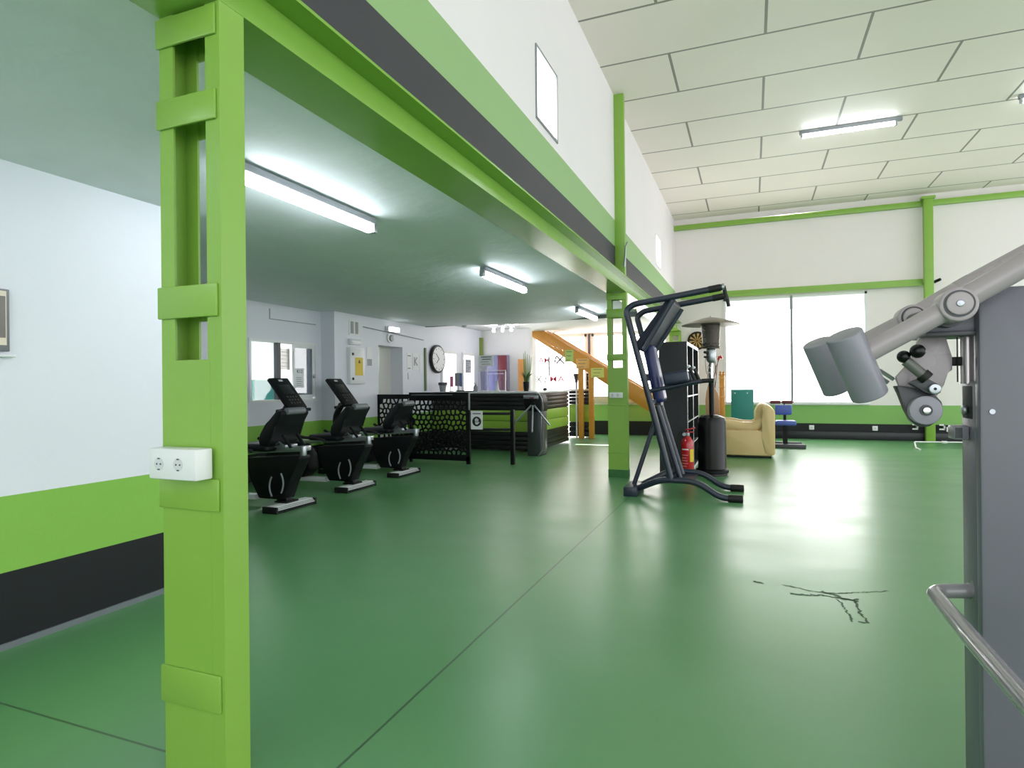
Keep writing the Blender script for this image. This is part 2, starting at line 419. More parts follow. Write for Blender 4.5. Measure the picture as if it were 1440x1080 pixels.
# shop-front panes
x0, x1, z0, z1 = SF
f = MB().box(x0, x0 + .06, YB, YB + .12, z0, z1).box(x1 - .06, x1, YB, YB + .12, z0, z1).box(x0, x1, YB, YB + .12, z1 - .06, z1)
o = struct(f.build('window_2', 'white')); B(x0 + .06, x1 - .06, YB + .05, YB + .07, z0, z1 - .06).build('pane', 'daylight', o)
B(-4.845, -4.80, YB - .05, YB - .01, 1.47, 1.97, bev=.01).build('handle', 'grey_plastic', o)
R = lambda a, b: text('letters', a, b, o, (0, 0, 0), .2, FRONT)
for s_, m_, x, z, sz, w_ in (('X', 'ink_grey', -5.13, 1.37, .28, 1.0), ('I', 'ink_grey', -4.965, 1.37, .25, 1.0), ('M', 'ink_red', -4.735, 1.38, .20, 1.3), ('A', 'ink_red', -4.53, 1.38, .20, 1.3),
                          ('A', 'ink_red', -5.06, 1.865, .20, 1.2), ('M', 'ink_red', -4.90, 1.865, .20, 1.1), ('I', 'ink_black', -4.70, 1.865, .28, 1.0), ('X', 'ink_black', -4.55, 1.865, .30, 1.2)):
    text('letters', s_, m_, o, (x, YB + .035, z), sz, FRONT, sx=w_, shear=.25 if s_ == 'I' else 0)
x0, x1, z0, z1 = SG
f = MB().box(x0, x0 + .06, YB, YB + .12, z0, z1).box(x1 - .06, x1, YB, YB + .12, z0, z1).box(x0, x1, YB, YB + .12, z1 - .06, z1)
o = struct(f.build('window_3', 'white')); B(x0 + .06, x1 - .06, YB + .05, YB + .07, 1.07, z1 - .06).build('pane', 'daylight', o)
B(x0 + .02, x1 - .02, YB - .1, YB - .002, .78, .95, bev=.01).build('sill', 'beige', o)
struct(B(-3.80, -3.75, YB - .04, YB, 1.5, 2.5).build('trim_1', 'ink'))
# lobby door, glazed doors on the lobby wall
a, b, c, d = D1
o = struct(B(X2 - .29, X2 - .25, a, b, 0, d).build('door_1', 'cream_door'))
MB().cyl((X2 - .25, a + .10, 1.0), (X2 - .19, a + .10, 1.0), .012).tube([(X2 - .20, a + .10, 1.0), (X2 - .20, a + .22, 1.0)], .01).build('handle', 'chrome', o)
B(X2 - .248, X2 - .244, a + .24, a + .34, 1.42, 1.54).build('sign', 'paper', o)
B(X2 - .2485, X2 - .2435, a + .275, a + .30, 1.46, 1.51).build('sign_figure', 'ink', o)
for i, (a, b, c, d, pm) in enumerate(((11.0, 11.80, 0, 1.98, 'daylight_soft'), (11.97, 12.6, .75, 1.97, 'daylight'))):
    f = MB(); t = .06
    f.box(X2 - .06, X2 + .03, a, a + t, c, d).box(X2 - .06, X2 + .03, b - t, b, c, d).box(X2 - .06, X2 + .03, a + t, b - t, d - t, d)
    o = struct(f.build('door_%d' % (2 + i) if i == 0 else 'window_4', 'white')); B(X2 - .03, X2 - .01, a + t, b - t, c, d - t).build('pane', pm, o)
# office window and the lit office behind it
a, b, c, d = W1
f = MB(); t = .035; X = XL
f.box(X - .1, X + .015, a, a + t, c, d).box(X - .1, X + .015, b - t, b, c, d).box(X - .1, X + .015, a + t, b - t, d - t, d).box(X - .1, X + .03, a + t, b - t, c, c + .03)
o = struct(f.build('window_5', 'socket'))
B(X - .06, X + .012, 6.69, 6.745, c, d - t).build('mullion', 'machine_dark', o)
B(X - .055, X - .047, a + t, 6.69, c + .03, d - t).build('pane', 'glass', o); B(X - .055, X - .047, 6.745, b - t, c + .03, d - t).build('pane', 'glass', o)
sh = MB().box(X - .03, X - .005, 7.02, 7.05, c + .05, d - t).box(X - .03, X - .005, b - t - .05, b - t, c + .05, d - t).box(X - .03, X - .005, 7.05, b - t - .05, d - t - .05, d - t).box(X - .03, X - .005, 7.05, b - t - .05, c + .03, c + .09)
sh = sh.build('sliding_sash', 'socket', o); B(X - .02, X - .014, 7.05, b - t - .05, c + .09, d - t - .05).build('sash_pane', 'glass_grey', sh)
B(X - .004, X + .012, b - t - .045, b - t - .005, 1.38, 1.44, bev=.004).build('latch', 'chrome', o)
struct(MB().box(XL - 2.6, XL - .14, 5.0, 5.1, 0, 2.5).box(XL - 2.6, XL - .14, 8.6, 8.7, 0, 2.5).box(XL - 2.6, XL - 2.5, 5.1, 8.6, 0, 2.5).build('wall_office_inner', 'white'))
o = tag(B(XL - 1.8, XL - .6, 5.6, 8.0, 2.33, 2.36).build('office_fill_light', 'office_fill'), 'unseen panel light added inside the office to brighten its window', 'light')  # added lamp, out of sight, that makes the office window bright
o = tag(B(XL - .62, XL - .57, 6.84, 7.28, .75, 1.36, rot=None).build('desk_partition', 'teal'), 'grey teal partition seen through the lower left of the office window', 'partition')
B(XL - .64, XL - .55, 6.84, 7.28, .0, .75).build('base', 'grey_plastic', o)
# notices on the office window
def notice(name, label, cat, x, y0, y1, z0, z1, m='paper', lines=4, group=None, im='ink', face='x', t=.004):
    if face == 'x': o = B(x, x + t, y0, y1, z0, z1).build(name, m)
    else: o = B(y0, y1, x - t, x, z0, z1).build(name, m)
    tag(o, label, cat, group)
    if lines:
        l = MB(); hh = (z1 - z0); ww = y1 - y0
        for i in range(lines):
            zc = z1 - hh * (.16 + .68 * i / max(1, lines - 1)) if lines > 1 else (z0 + z1) / 2
            a_, b_ = y0 + ww * .16, y1 - ww * (.16 + .12 * (i % 3))
            h_ = hh * .022
            if face == 'x': l.box(x + t, x + t + .001, a_, b_, zc - h_, zc + h_)
            else: l.box(a_, b_, x - t - .001, x - t, zc - h_, zc + h_)
        l.build('printed_lines', im, o)
    return o
s6 = 6.15 / 6.05
o = notice('notice', 'white paper notice with bold heading taped to the office window sash', 'notice', XL - .0052, 7.03, 7.23, 1.24, 1.52, lines=0)
text('heading', 'K12', 'ink_black', o, (XL - .0005, 7.14, 1.475), .07, SIDE)
q = MB()
for i in range(5): q.box(XL - .0012, XL - .0005, 7.07, 7.19 - .01 * (i % 2), 1.27 + .028 * i, 1.276 + .028 * i)
q.build('printed_lines', 'ink', o)
notice('poster', 'faded cream poster behind the middle pane of the office window', 'poster', XL - .0595, 6.80, 7.0, 1.50, 1.80, m=mat('cream_paper', '#d9cdbd', .6), lines=5, im='beige')
# small access hatch lines and conduit on the office wall
struct(MB().box(XL, XL + .006, 6.55, 6.56, 2.19, 2.33).box(XL, XL + .006, 6.55, 7.5, 2.185, 2.195).build('trim_2', 'grey_plastic'))
struct(MB().tube([(X2 + .012, 8.35, 2.22), (X2 + .012, 10.30, 2.13)], .008, seg=8).build('trim_3', 'grey_plastic'))
struct(B(X2, X2 + .03, 10.33, 10.38, 1.15, 1.98).build('trim_4', mat('olive_pipe', '#6d7a5c', .5)))
struct(B(X2 + .0, X2 + .07, 12.9, 12.98, 1.75, 2.35).build('trim_5', mat('olive_post', '#7f9346', .5)))
struct(B(-5.9, -1.81, 10.392, 10.40, 2.385, 2.52).build('trim_6', mat('ceiling_joint', '#55585a', .6)))  # dark joint strip where the two ceilings meet

# ================================================================== GREEN STEEL FRAME
def column(y0, y1, label, tops, win, base, ztop=2.465, x0=-1.803, x1=-1.542):
    r = thing('steel_column', label, 'column', ((x0 + x1) / 2, (y0 + y1) / 2, 0), 'green steel columns of the open frame')
    t, fw = .008, .060
    for s_ in (0, 1):
        m = MB(); X = x0 if s_ == 0 else x1
        k = 1 if s_ == 0 else -1
        m.prism([(X, y0), (X + k * fw, y0), (X + k * fw, y0 + t), (X + k * t, y0 + t), (X + k * t, y1 - t), (X + k * fw, y1 - t), (X + k * fw, y1), (X, y1)], 'z', 0, ztop)
        m.build('channel', 'steel', r)
    for a, b in tops:
        for ya, yb in ((y0 - .010, y0), (y1, y1 + .010)):
            B(x0 - .008, x1 - .012, ya, yb, a, b, bev=.004).build('batten', 'steel', r)
    for ya, yb in ((y0 - .0005, y0 + .006), (y1 - .006, y1)):
        B(x0 + .05, x1 - .05, ya, yb, 0.0, win).build('cover_plate', 'steel', r)
    if base: MB().box(x0 - .004, x1 + .004, y0 - .006, y1 + .006, 0, base).build('painted_base', 'steel_dark', r)
    return r
column(1.44, 1.54, 'near green steel column with white double socket and open windows', [(2.36, 2.455), (2.094, 2.189), (1.475, 1.579), (.861, .963), (.229, .347)], 1.34, 0)
column(8.066, 8.166, 'green steel column beside the navy training tower, darker foot', [(2.37, 2.46), (2.132, 2.246), (1.561, 1.647), (.325, .335), (.962, .972)], 1.466, .106)
column(14.69, 14.79, 'green steel column in the far corner, mostly behind the navy tower', [(2.37, 2.46), (2.13, 2.24), (1.56, 1.65), (.86, .96), (.23, .34)], 1.42, .1)
r = thing('steel_beam', 'long green steel beam carried by the columns under the dark band', 'beam', (-1.672, 4.0, 2.465))
B(-1.803, -1.542, -6, YB, 2.466, 2.478).build('bottom_flange', 'steel_beam', r); B(-1.80, -1.79, -6, YB, 2.478, 2.70).build('web', 'steel_beam', r)
B(-1.66, -1.648, -6, YB, 2.478, 2.668).build('web', 'steel_beam', r)
B(-1.80, -1.542, -6, YB, 2.668, 2.682).build('top_flange', 'steel_beam', r)
tag(B(-1.69, -1.556, 8.066, 8.15, 2.682, ZH, bev=.004).build('steel_post', 'steel'), 'slim green post rising from the beam to the panel ceiling', 'post')
tag(MB().tube([(-1.56, 8.05, 2.80), (-1.54, 8.03, 2.95), (-1.53, 8.0, 3.06), (-1.52, 8.06, 3.12)], .012, seg=6).build('bent_bracket', 'silver'), 'small bent metal bracket on the slim green post', 'bracket')
r = thing('back_column', 'green steel column against the back wall right of the window', 'column', (3.36, YB - .18, 0))
B(3.28, 3.44, YB - .24, YB - .125, 0, 4.95, bev=.004).build('shaft', 'steel', r); B(3.24, 3.48, YB - .26, YB - .11, 4.95, 5.0).build('cap_plate', 'steel', r)
r = thing('window_rail', 'green steel rail along the back wall above the big window', 'rail', (.8, YB - .05, 3.2))
MB().box(-1.54, 3.28, YB - .10, YB, 3.24, 3.345, bev=.003).build('rail', 'steel', r); B(-1.54, 3.28, YB - .12, YB - .1, 3.205, 3.262).build('lower_flange', 'steel', r)
tag(B(XP, 9.0, YB - .1, YB - .001, 4.84, 4.95, bev=.003).build('roof_beam', 'steel'), 'green steel beam along the top of the back wall', 'beam')
tag(MB().box(3.44, 3.50, YB - .16, YB - .08, 3.24, 3.28).cyl((3.48, YB - .12, 3.265), (3.56, YB - .2, 3.30), .03).build('spotlight', 'black'), 'small black spotlight fixed to the back column', 'spotlight')

# sockets
def socket_box(name, label, x0, x1, y0, y1, z0, z1, n, group=None):
    r = thing(name, label, 'socket', ((x0 + x1) / 2, y1, z0), group)
    B(x0, x1, y0, y1, z0, z1, bev=.005).build('housing', 'socket', r)
    for i in range(n):
        cx = x0 + (x1 - x0) * (i + .5) / n * (.82 if n == 2 else 1) + (0.004 if n == 2 else 0); cz = (z0 + z1) / 2; rr = min(.02, (z1 - z0) * .32)
        m = MB().cyl((cx, y0 - .001, cz), (cx, y0 + .004, cz), rr, seg=20); d = m.build('outlet', mat('outlet_white', '#d4d4d8', .4), r)
        MB().cyl((cx - rr * .4, y0 - .0018, cz), (cx - rr * .4, y0, cz), rr * .16, seg=8).cyl((cx + rr * .4, y0 - .0018, cz), (cx + rr * .4, y0, cz), rr * .16, seg=8).box(cx - rr * .25, cx + rr * .25, y0 - .0018, y0, cz + rr * .75, cz + rr * .95).box(cx - rr * .25, cx + rr * .25, y0 - .0018, y0, cz - rr * .95, cz - rr * .75).build('pin_holes', 'ink', d)
    return r
socket_box('double_socket', 'white double socket box on the near green column', -1.772, -1.572, 1.365, 1.4285, .966, 1.062, 2)
socket_box('column_socket', 'small grey and white socket plate on the column by the navy tower', -1.775, -1.60, 8.03, 8.056, 1.062, 1.135, 2)
for i, (px, nm) in enumerate(((1.2, 'white socket on the dark band below the middle of the big window'), (2.41, 'white socket on the dark band just right of the big window'), (3.73, 'white socket on the dark band right of the back column'))):
    socket_box('wall_socket', nm, px - .05, px + .05, YB - .02, YB, .20, .30, 1)

# ================================================================== LIGHT FITTINGS
def batten(label, x, ya, yb, z, grp, alongx=False, tube='tube'):
    r = thing('fluorescent_light', label, 'light', (x, (ya + yb) / 2, z), grp)
    L = (yb - ya) / 2; yc = (ya + yb) / 2
    MB().box(x - .032, x + .032, yc - L, yc + L, z - .045, z - .002, bev=.006).build('housing', 'grey_plastic', r)
    MB().tube([(x, yc - L + .03, z - .072), (x, yc - L + .045, z - .072), (x, yc + L - .045, z - .072), (x, yc + L - .03, z - .072)], [.02, .036, .036, .02], seg=16).build('cover', tube, r)
    for s_ in (-1, 1): B(x - .026, x + .026, yc + s_ * L - .02, yc + s_ * L + .02, z - .10, z - .03, bev=.005).build('end_cap', 'silver', r)
    return r
batten('nearest fluorescent tube light under the low ceiling, beside the near column', -2.48, 2.42, 3.64, 2.429, 'tube lights under the low ceiling')
batten('middle fluorescent tube light under the low ceiling above the bikes', -2.48, 5.52, 6.74, 2.429, 'tube lights under the low ceiling')
batten('far fluorescent tube light under the low ceiling near the stairs', -2.46, 8.95, 10.17, 2.429, 'tube lights under the low ceiling')
batten('unseen fluorescent tube light added to the low ceiling row to brighten the left wall', -2.48, -.72, .5, 2.425, 'tube lights under the low ceiling')  # added out of view, continuing the row to light the left wall
def hall_light(label, x0, x1, y):
    r = thing('hall_light', label, 'light', ((x0 + x1) / 2, y, ZH), 'tube lights on the panel ceiling')
    B(x0 - .03, x1 + .08, y - .03, y + .03, ZH - .06, ZH, bev=.006).build('housing', 'grey_plastic', r)
    MB().tube([(x0, y, ZH - .085), (x0 + .02, y, ZH - .085), (x1 - .02, y, ZH - .085), (x1, y, ZH - .085)], [.015, .03, .03, .015], seg=12).build('tube', 'tube_hall', r)
    for xx in (x0, x1): B(xx - .015, xx + .015, y - .025, y + .025, ZH - .115, ZH - .05).build('end_cap', 'silver', r)
hall_light('lit tube light in the middle of the white panel ceiling', .74, 1.99, 10.35)
hall_light('tube light at the right edge of the panel ceiling', 3.42, 4.67, 10.2)
hall_light('unseen tube light added to the panel ceiling row to brighten the hall', .74, 1.99, 3.4)  # this lamp and the next are added out of view to light the hall
hall_light('second unseen tube light added to the panel ceiling to brighten the hall', 3.42, 4.67, 3.4)

# ================================================================== RECUMBENT BIKES (rider faces -X)
def make_bike():
    """local: origin on the floor below the saddle side of the rear foot, +X to the room"""
    r = thing('exercise_bike', '-', 'exercise bike', (0, 0, 0), 'recumbent exercise bikes by the office window')
    # rear foot: ribbed pale bar with dark ends
    f = MB().prism([(-.085, 0.0), (-.085, .028), (-.05, .062), (.045, .062), (.085, .03), (.085, 0.0)], 'y', -.285, .285, bev=.004)
    foot = f.build('rear_foot', 'black', r)
    rb = MB()
    for i in range(5):
        u = -.045 + i * .022
        rb.box(u - .0085, u + .0085, -.275, .275, .0605, .0675, bev=.002)
    for i in range(3):
        u = .052 + i * .013; zz = .056 - i * .0125
        rb.box(u - .005, u + .006, -.275, .275, zz - .003, zz + .006, rot=ry(math.radians(40)))
    rb.build('ribbed_tread', 'foot_white', foot)
    for s_ in (-1, 1): B(-.092, .092, s_ * .285 - .012, s_ * .285 + .012, 0, .066, bev=.006).build('end_cap', 'rubber', foot)
    MB().box(-.13, .03, -.09, .09, .066, .085, bev=.006).prism([(-.14, .08), (.0, .08), (-.03, .15), (-.12, .15)], 'y', -.05, .05, bev=.006).build('foot_bracket', 'black', r)
    # rear pedestal: wide at the rail, narrow at the foot, with two pale curved inserts
    MB().prism([(-.34, .10), (-.02, .10), (.06, .30), (.19, .52), (.19, .555), (-.52, .51), (-.46, .30)], 'y', -.085, .085, bev=.012).build('pedestal_cover', 'black', r)
    for k, (dx, zz) in enumerate(((-.14, .13), (-.02, .17))):
        pts = [(dx - .02 + (.12 if k else -.12) * (t - t * t) , -.09, zz + .2 * t) for t in [i / 8 for i in range(9)]]
        MB().tube(pts, .009, seg=8).build('curved_trim', 'grey_plastic', r)
    # floor beam and front foot
    B(-1.25, -.42, -.045, .045, .07, .125, bev=.006).build('floor_beam', 'foot_white', r)
    ff = MB().prism([(-1.27, 0.0), (-1.27, .03), (-1.23, .06), (-1.15, .06), (-1.11, .03), (-1.11, 0.0)], 'y', -.25, .25, bev=.004).build('front_foot', 'foot_white', r)
    for s_ in (-1, 1): B(-1.275, -1.105, s_ * .25 - .012, s_ * .25 + .012, 0, .064, bev=.006).build('end_cap', 'rubber', ff)
    # flywheel housing
    MB().prism([(-1.28, .12), (-.72, .12), (-.62, .22), (-.64, .40), (-.78, .56), (-1.05, .64), (-1.26, .56), (-1.34, .34)], 'y', -.10, .10, bev=.03).build('flywheel_housing', 'black', r)
    for s_ in (-1, 1):
        c = MB().tube([(-.96, s_ * .10, .36), (-.96, s_ * .135, .36), (-.96 + s_ * .13, s_ * .14, .36 + s_ * .07)], .014, seg=8).build('crank', 'silver', r)
        MB().box(-.96 + s_ * .13 - .05, -.96 + s_ * .13 + .05, s_ * .19 - .045, s_ * .19 + .045, .36 + s_ * .07 - .012, .36 + s_ * .07 + .012, bev=.006).build('pedal', 'rubber', c)
    # console mast, console, console handles
    MB().tube([(-1.14, 0, .55), (-1.17, 0, .80), (-1.05, 0, .99)], .045, seg=12, bend=.12).build('console_mast', 'black', r)
    A = math.radians(-52)
    con = B(-.25, .25, -.17, .17, -.025, .025, bev=.015, rot=None).build('console', 'black', r)
    con.matrix_local = Matrix.Translation((-1.04, 0, 1.165)) @ Matrix.Rotation(math.radians(50), 4, 'Y')
    def cpart(nm, m, *bx, **k): return B(*bx, **k).build(nm, m, con) if False else _child(B(*bx, **k), nm, m, con)
    _child(B(-.13, .02, -.10, .10, .024, .028, bev=.002), 'display', 'screen', con)
    _child(B(-.215, -.185, -.035, .035, .024, .028, bev=.002), 'badge', 'foot_white', con)
    bt = MB()
    for i in range(3):
        for j in range(4): bt.box(.06 + i * .05, .085 + i * .05, -.09 + j * .05, -.06 + j * .05, .024, .028)
    _child(bt, 'buttons', 'screen', con)
    MB().tube([(-1.0, -.13, .965), (-.97, -.20, .955), (-.93, -.30, .955)], .022, seg=10).tube([(-1.0, .13, .965), (-.97, .20, .955), (-.93, .30, .955)], .022, seg=10).tube([(-1.0, -.14, .965), (-1.0, .14, .965)], .018, seg=10).build('console_handles', 'rubber', r)
    # seat rail, seat, side grips, backrest
    rail = MB().prism([(-.78, .535), (.22, .60), (.22, .65), (-.78, .585)], 'y', -.06, .06, bev=.004).build('seat_rail', 'silver', r)
    MB().cyl((.245, -.085, .56), (.245, -.085, .66), .033, seg=18, bev=.006).build('rail_end_cap', 'silver', rail)
    MB().box(-.16, .02, -.09, .09, .63, .66, bev=.004).tube([(-.12, -.1, .655), (-.03, -.12, .69), (.02, -.12, .66)], .010, seg=8).build('seat_carriage', 'silver', r)
    seat = MB().box(-.56, -.12, -.20, .20, .595, .67, bev=.032, seg=3).build('seat', 'vinyl_black', r)
    for s_ in (-1, 1):
        MB().tube([(-.30, s_ * .2, .60), (-.36, s_ * .26, .63), (-.58, s_ * .27, .64), (-.68, s_ * .27, .685)], .018, seg=10, bend=.06).build('side_grip', 'rubber', r)
    bp = MB(); prof = [(-.20, .65), (-.225, .70), (-.205, .78), (-.12, .88), (.0, 1.005), (.03, 1.02), (.08, 1.0), (.075, .97), (.0, .86), (-.06, .76), (-.06, .69), (-.10, .645)]
    bp.prism(prof, 'y', -.21, .21, bev=.022).build('backrest', 'vinyl_black', r)
    MB().cyl((.072, -.13, 1.005), (.072, .13, 1.005), .036, seg=18, bev=.012).build('head_roll', mat('grey_vinyl', '#6c6f75', .3), r)
    MB().tube([(.10, -.10, .64), (.05, -.10, .70), (.0, -.10, .76)], .016, seg=8).tube([(.10, .10, .64), (.05, .10, .70), (.0, .10, .76)], .016, seg=8).build('backrest_bracket', 'black', r)
    return r
def _child(mb, nm, m, parent):
    for f in mb.bm.faces: f.smooth = True
    me = bpy.data.meshes.new(nm); mb.bm.to_mesh(me); mb.bm.free(); me.materials.append(M[m])
    o = bpy.data.objects.new(nm, me); C.objects.link(o); o.parent = parent; return o
bike = make_bike()
for i, (x, y, lb) in enumerate(((-4.44, 5.0, 'black recumbent exercise bike nearest the green column, first of three'),
                                (-4.50, 6.20, 'black recumbent exercise bike between two others, backrest in front of the green stripe'),
                                (-4.56, 7.40, 'black recumbent exercise bike in front of the perforated screens'))):
    o = bike if i == 0 else copy_tree(bike)
    o.location = (x, y, 0); o['label'] = lb
# red bag behind the middle bike
tag(MB().box(-5.35, -5.08, 8.0, 8.22, 0, .30, bev=.06, seg=3).build('gym_bag', 'maroon'), 'dark red bag on the floor behind the exercise bikes', 'bag')

# ================================================================== PERFORATED SCREENS, GATE RAIL
def clip(poly, px, py, nx, ny):
    out = []
    for i in range(len(poly)):
        a, b = poly[i], poly[(i + 1) % len(poly)]
        da = (a[0] - px) * nx + (a[1] - py) * ny; db = (b[0] - px) * nx + (b[1] - py) * ny
        if da <= 0: out.append(a)
        if (da < 0 < db) or (db < 0 < da):
            t = da / (da - db); out.append((a[0] + (b[0] - a[0]) * t, a[1] + (b[1] - a[1]) * t))
    return out
def voronoi_panel(mb, x0, x1, z0, z1, y0, y1, cell, bar):
    nx, nz = max(2, round((x1 - x0) / cell)), max(2, round((z1 - z0) / cell))
    sites = {}
    for i in range(nx):
        for j in range(nz):
            sites[i, j] = (x0 + (x1 - x0) * (i + .5 + (.25 if j % 2 else -.25) + random.uniform(-.22, .22)) / nx, z0 + (z1 - z0) * (j + .5 + random.uniform(-.28, .28)) / nz)
    for (i, j), s_ in sites.items():
        poly = [(x0, z0), (x1, z0), (x1, z1), (x0, z1)]; inner = [(x0 + bar / 2, z0 + bar / 2), (x1 - bar / 2, z0 + bar / 2), (x1 - bar / 2, z1 - bar / 2), (x0 + bar / 2, z1 - bar / 2)]
        for di in range(-3, 4):
            for dj in range(-3, 4):
                q = sites.get((i + di, j + dj))
                if q is None or (di == 0 and dj == 0): continue
                dx, dz = q[0] - s_[0], q[1] - s_[1]; L = math.hypot(dx, dz); nx_, nz_ = dx / L, dz / L
                mx, mz = (q[0] + s_[0]) / 2, (q[1] + s_[1]) / 2
                poly = clip(poly, mx, mz, nx_, nz_)
                if inner: inner = clip(inner, mx - nx_ * bar / 2, mz - nz_ * bar / 2, nx_, nz_)
        if len(poly) < 3: continue
        V = mb.bm.verts
        for y, fl_ in ((y0, 1), (y1, 0)):
            if len(inner) < 3:
                mb.bm.faces.new([V.new((u, y, v)) for u, v in poly]); continue
            ins = inner
            def ang(p): return math.atan2(p[1] - s_[1], p[0] - s_[0])
            # ring between the cell outline and the hole
            A = sorted(poly, key=ang); Bq = sorted(ins, key=ang)
            allp = sorted(set([round(ang(p), 6) for p in A + Bq]))
            def hit(pl, a):
                dx, dz = math.cos(a), math.sin(a); best = None
                for k in range(len(pl)):
                    p, q = pl[k], pl[(k + 1) % len(pl)]
                    ex, ez = q[0] - p[0], q[1] - p[1]; den = dx * ez - dz * ex
                    if abs(den) < 1e-12: continue
                    t = ((p[0] - s_[0]) * ez - (p[1] - s_[1]) * ex) / den; u = ((p[0] - s_[0]) * dz - (p[1] - s_[1]) * dx) / den
                    if t > 0 and -1e-6 <= u <= 1 + 1e-6 and (best is None or t < best): best = t
                best = best or 0
                return (s_[0] + dx * best, s_[1] + dz * best)
            O = [V.new((h[0], y, h[1])) for h in (hit(A, a) for a in allp)]; I = [V.new((h[0], y, h[1])) for h in (hit(Bq, a) for a in allp)]
            if fl_: I0 = I
            n = len(allp)
            for k in range(n): mb.bm.faces.new((O[k], O[(k + 1) % n], I[(k + 1) % n], I[k]))
        if len(inner) >= 3:
            for k in range(n): mb.bm.faces.new((I0[k], I0[(k + 1) % n], I[(k + 1) % n], I[k]))
    return mb
r = thing('perforated_screen', 'black screen with pebble-shaped cutouts against the white lobby wall, left of the gate screen', 'screen', (-5.6, 8.75, 0))
voronoi_panel(MB(), -5.87, -5.30, .12, 1.045, 8.745, 8.757, .082, .026).build('cutout_panel', 'black', r, smooth=False)
MB().box(-5.89, -5.28, 8.735, 8.765, 1.045, 1.11).box(-5.89, -5.28, 8.735, 8.765, 0.04, .12).box(-5.89, -5.868, 8.735, 8.765, .12, 1.045).build('frame', 'black', r)
r = thing('perforated_screen', 'taller black screen with pebble-shaped cutouts standing before the reception counter', 'screen', (-4.7, 8.72, 0))
voronoi_panel(MB(), -5.22, -4.22, .13, 1.02, 8.715, 8.727, .082, .028).build('cutout_panel', 'black', r, smooth=False)
MB().box(-5.26, -4.16, 8.70, 8.74, 1.02, 1.14, bev=.003).box(-5.26, -4.16, 8.70, 8.74, .05, .13, bev=.003).box(-5.26, -5.215, 8.70, 8.74, 0.0, 1.02).box(-4.225, -4.16, 8.70, 8.74, 0.0, 1.02).build('frame', 'black', r)
MB().tube([(-5.2, 8.69, 1.10), (-4.45, 8.69, 1.10)], .007, seg=8).build('top_rod', 'silver', r)
B(-4.175, -4.155, 8.688, 8.70, .86, 1.13).build('edge_plate', 'silver', r)
r = thing('gate_rail', 'low black two-rail barrier with post, right of the perforated screen', 'barrier', (-3.83, 8.82, 0))
B(-3.535, -3.475, 8.86, 8.92, 0, .86, bev=.004).build('post', 'black', r)
for z in (.80, .55): B(-4.16, -3.53, 8.79 - .03, 8.79 + .03, z - .02, z + .02, bev=.003, rot=Matrix.Rotation(.18, 4, 'Z')).build('rail', 'black', r)
r = tag(B(-4.13, -3.93, 8.6890, 8.6960, .555, .845).build('stop_sign', 'paper'), 'white sign with a dark round stop hand hanging on the black barrier', 'sign')
d = MB().cyl((-4.03, 8.6885, .68), (-4.03, 8.6895, .68), .077, seg=32).build('round_mark', 'ink_black', r)
h = MB()
h.cyl((-4.03, 8.6875, .66), (-4.03, 8.6885, .66), .030, seg=20)
for k, (dx, ln) in enumerate(((-.024, .045), (-.009, .058), (.007, .055), (.022, .042))):
    h.box(-4.03 + dx - .006, -4.03 + dx + .006, 8.6875, 8.6885, .665, .675 + ln)
h.box(-4.03 + .02, -4.03 + .048, 8.6875, 8.6885, .655, .668, rot=ry(-.7)); h.build('hand_mark', 'paper', d)
B(-4.10, -3.96, 8.6875, 8.6890, .795, .81).build('caption_line', 'ink', r)

# ================================================================== RECEPTION
CY, CX = 10.6, -3.70
r = thing('reception_counter', 'black and lime panelled reception counter with white top behind the turnstile', 'counter', (-4.8, 11.0, 0))
def band(mb, z0, z1, n):
    h = (z1 - z0) / n
    for i in range(n):
        a, b = z0 + i * h + .004, z0 + (i + 1) * h - .004
        mb.box(-5.86, CX, CY, CY + .03, a, b, bev=.003); mb.box(CX - .03, CX, CY + .03, 12.70, a, b, bev=.003)
    return mb
band(MB(), 0.03, .369, 4).build('lower_boards', 'counter_dark', r); band(MB(), .369, .772, 2).build('lime_boards', 'counter_lime', r); band(MB(), .772, 1.09, 4).build('upper_boards', 'counter_dark', r)
MB().box(-5.86, CX - .03, CY + .03, CY + .5, .03, 1.09).box(CX - .5, CX - .03, CY + .5, 12.70, .03, 1.09).build('carcass', 'counter_dark', r)
MB().box(-5.87, CX + .02, CY - .02, CY + .62, 1.09, 1.125, bev=.005).box(CX - .62, CX + .02, CY + .62, 12.72, 1.09, 1.125, bev=.005).build('top', 'counter_top', r)
SX0, SX1 = -4.0, -3.48
r = thing('side_counter', 'narrow black and lime counter end beside the wooden stair posts', 'counter', (-3.88, 13.9, 0))
for z0, z1, m_, n_ in ((.03, .37, 'counter_dark', 3), (.37, .78, 'counter_lime', 1), (.78, 1.10, 'counter_dark', 4)):
    m = MB(); h = (z1 - z0) / n_
    for i in range(n_): m.box(SX0, SX1, 13.75, 14.05, z0 + i * h + .004, z0 + (i + 1) * h - .004, bev=.003)
    m.build({'counter_lime': 'lime_boards'}.get(m_, 'dark_boards'), m_, r)
B(SX0 - .02, SX1 + .02, 13.73, 14.07, 1.10, 1.135, bev=.005).build('top', 'counter_top', r)
B(-3.825, -3.79, 13.72, 13.75, 0, 1.10, bev=.003).build('corner_strip', 'socket', r)
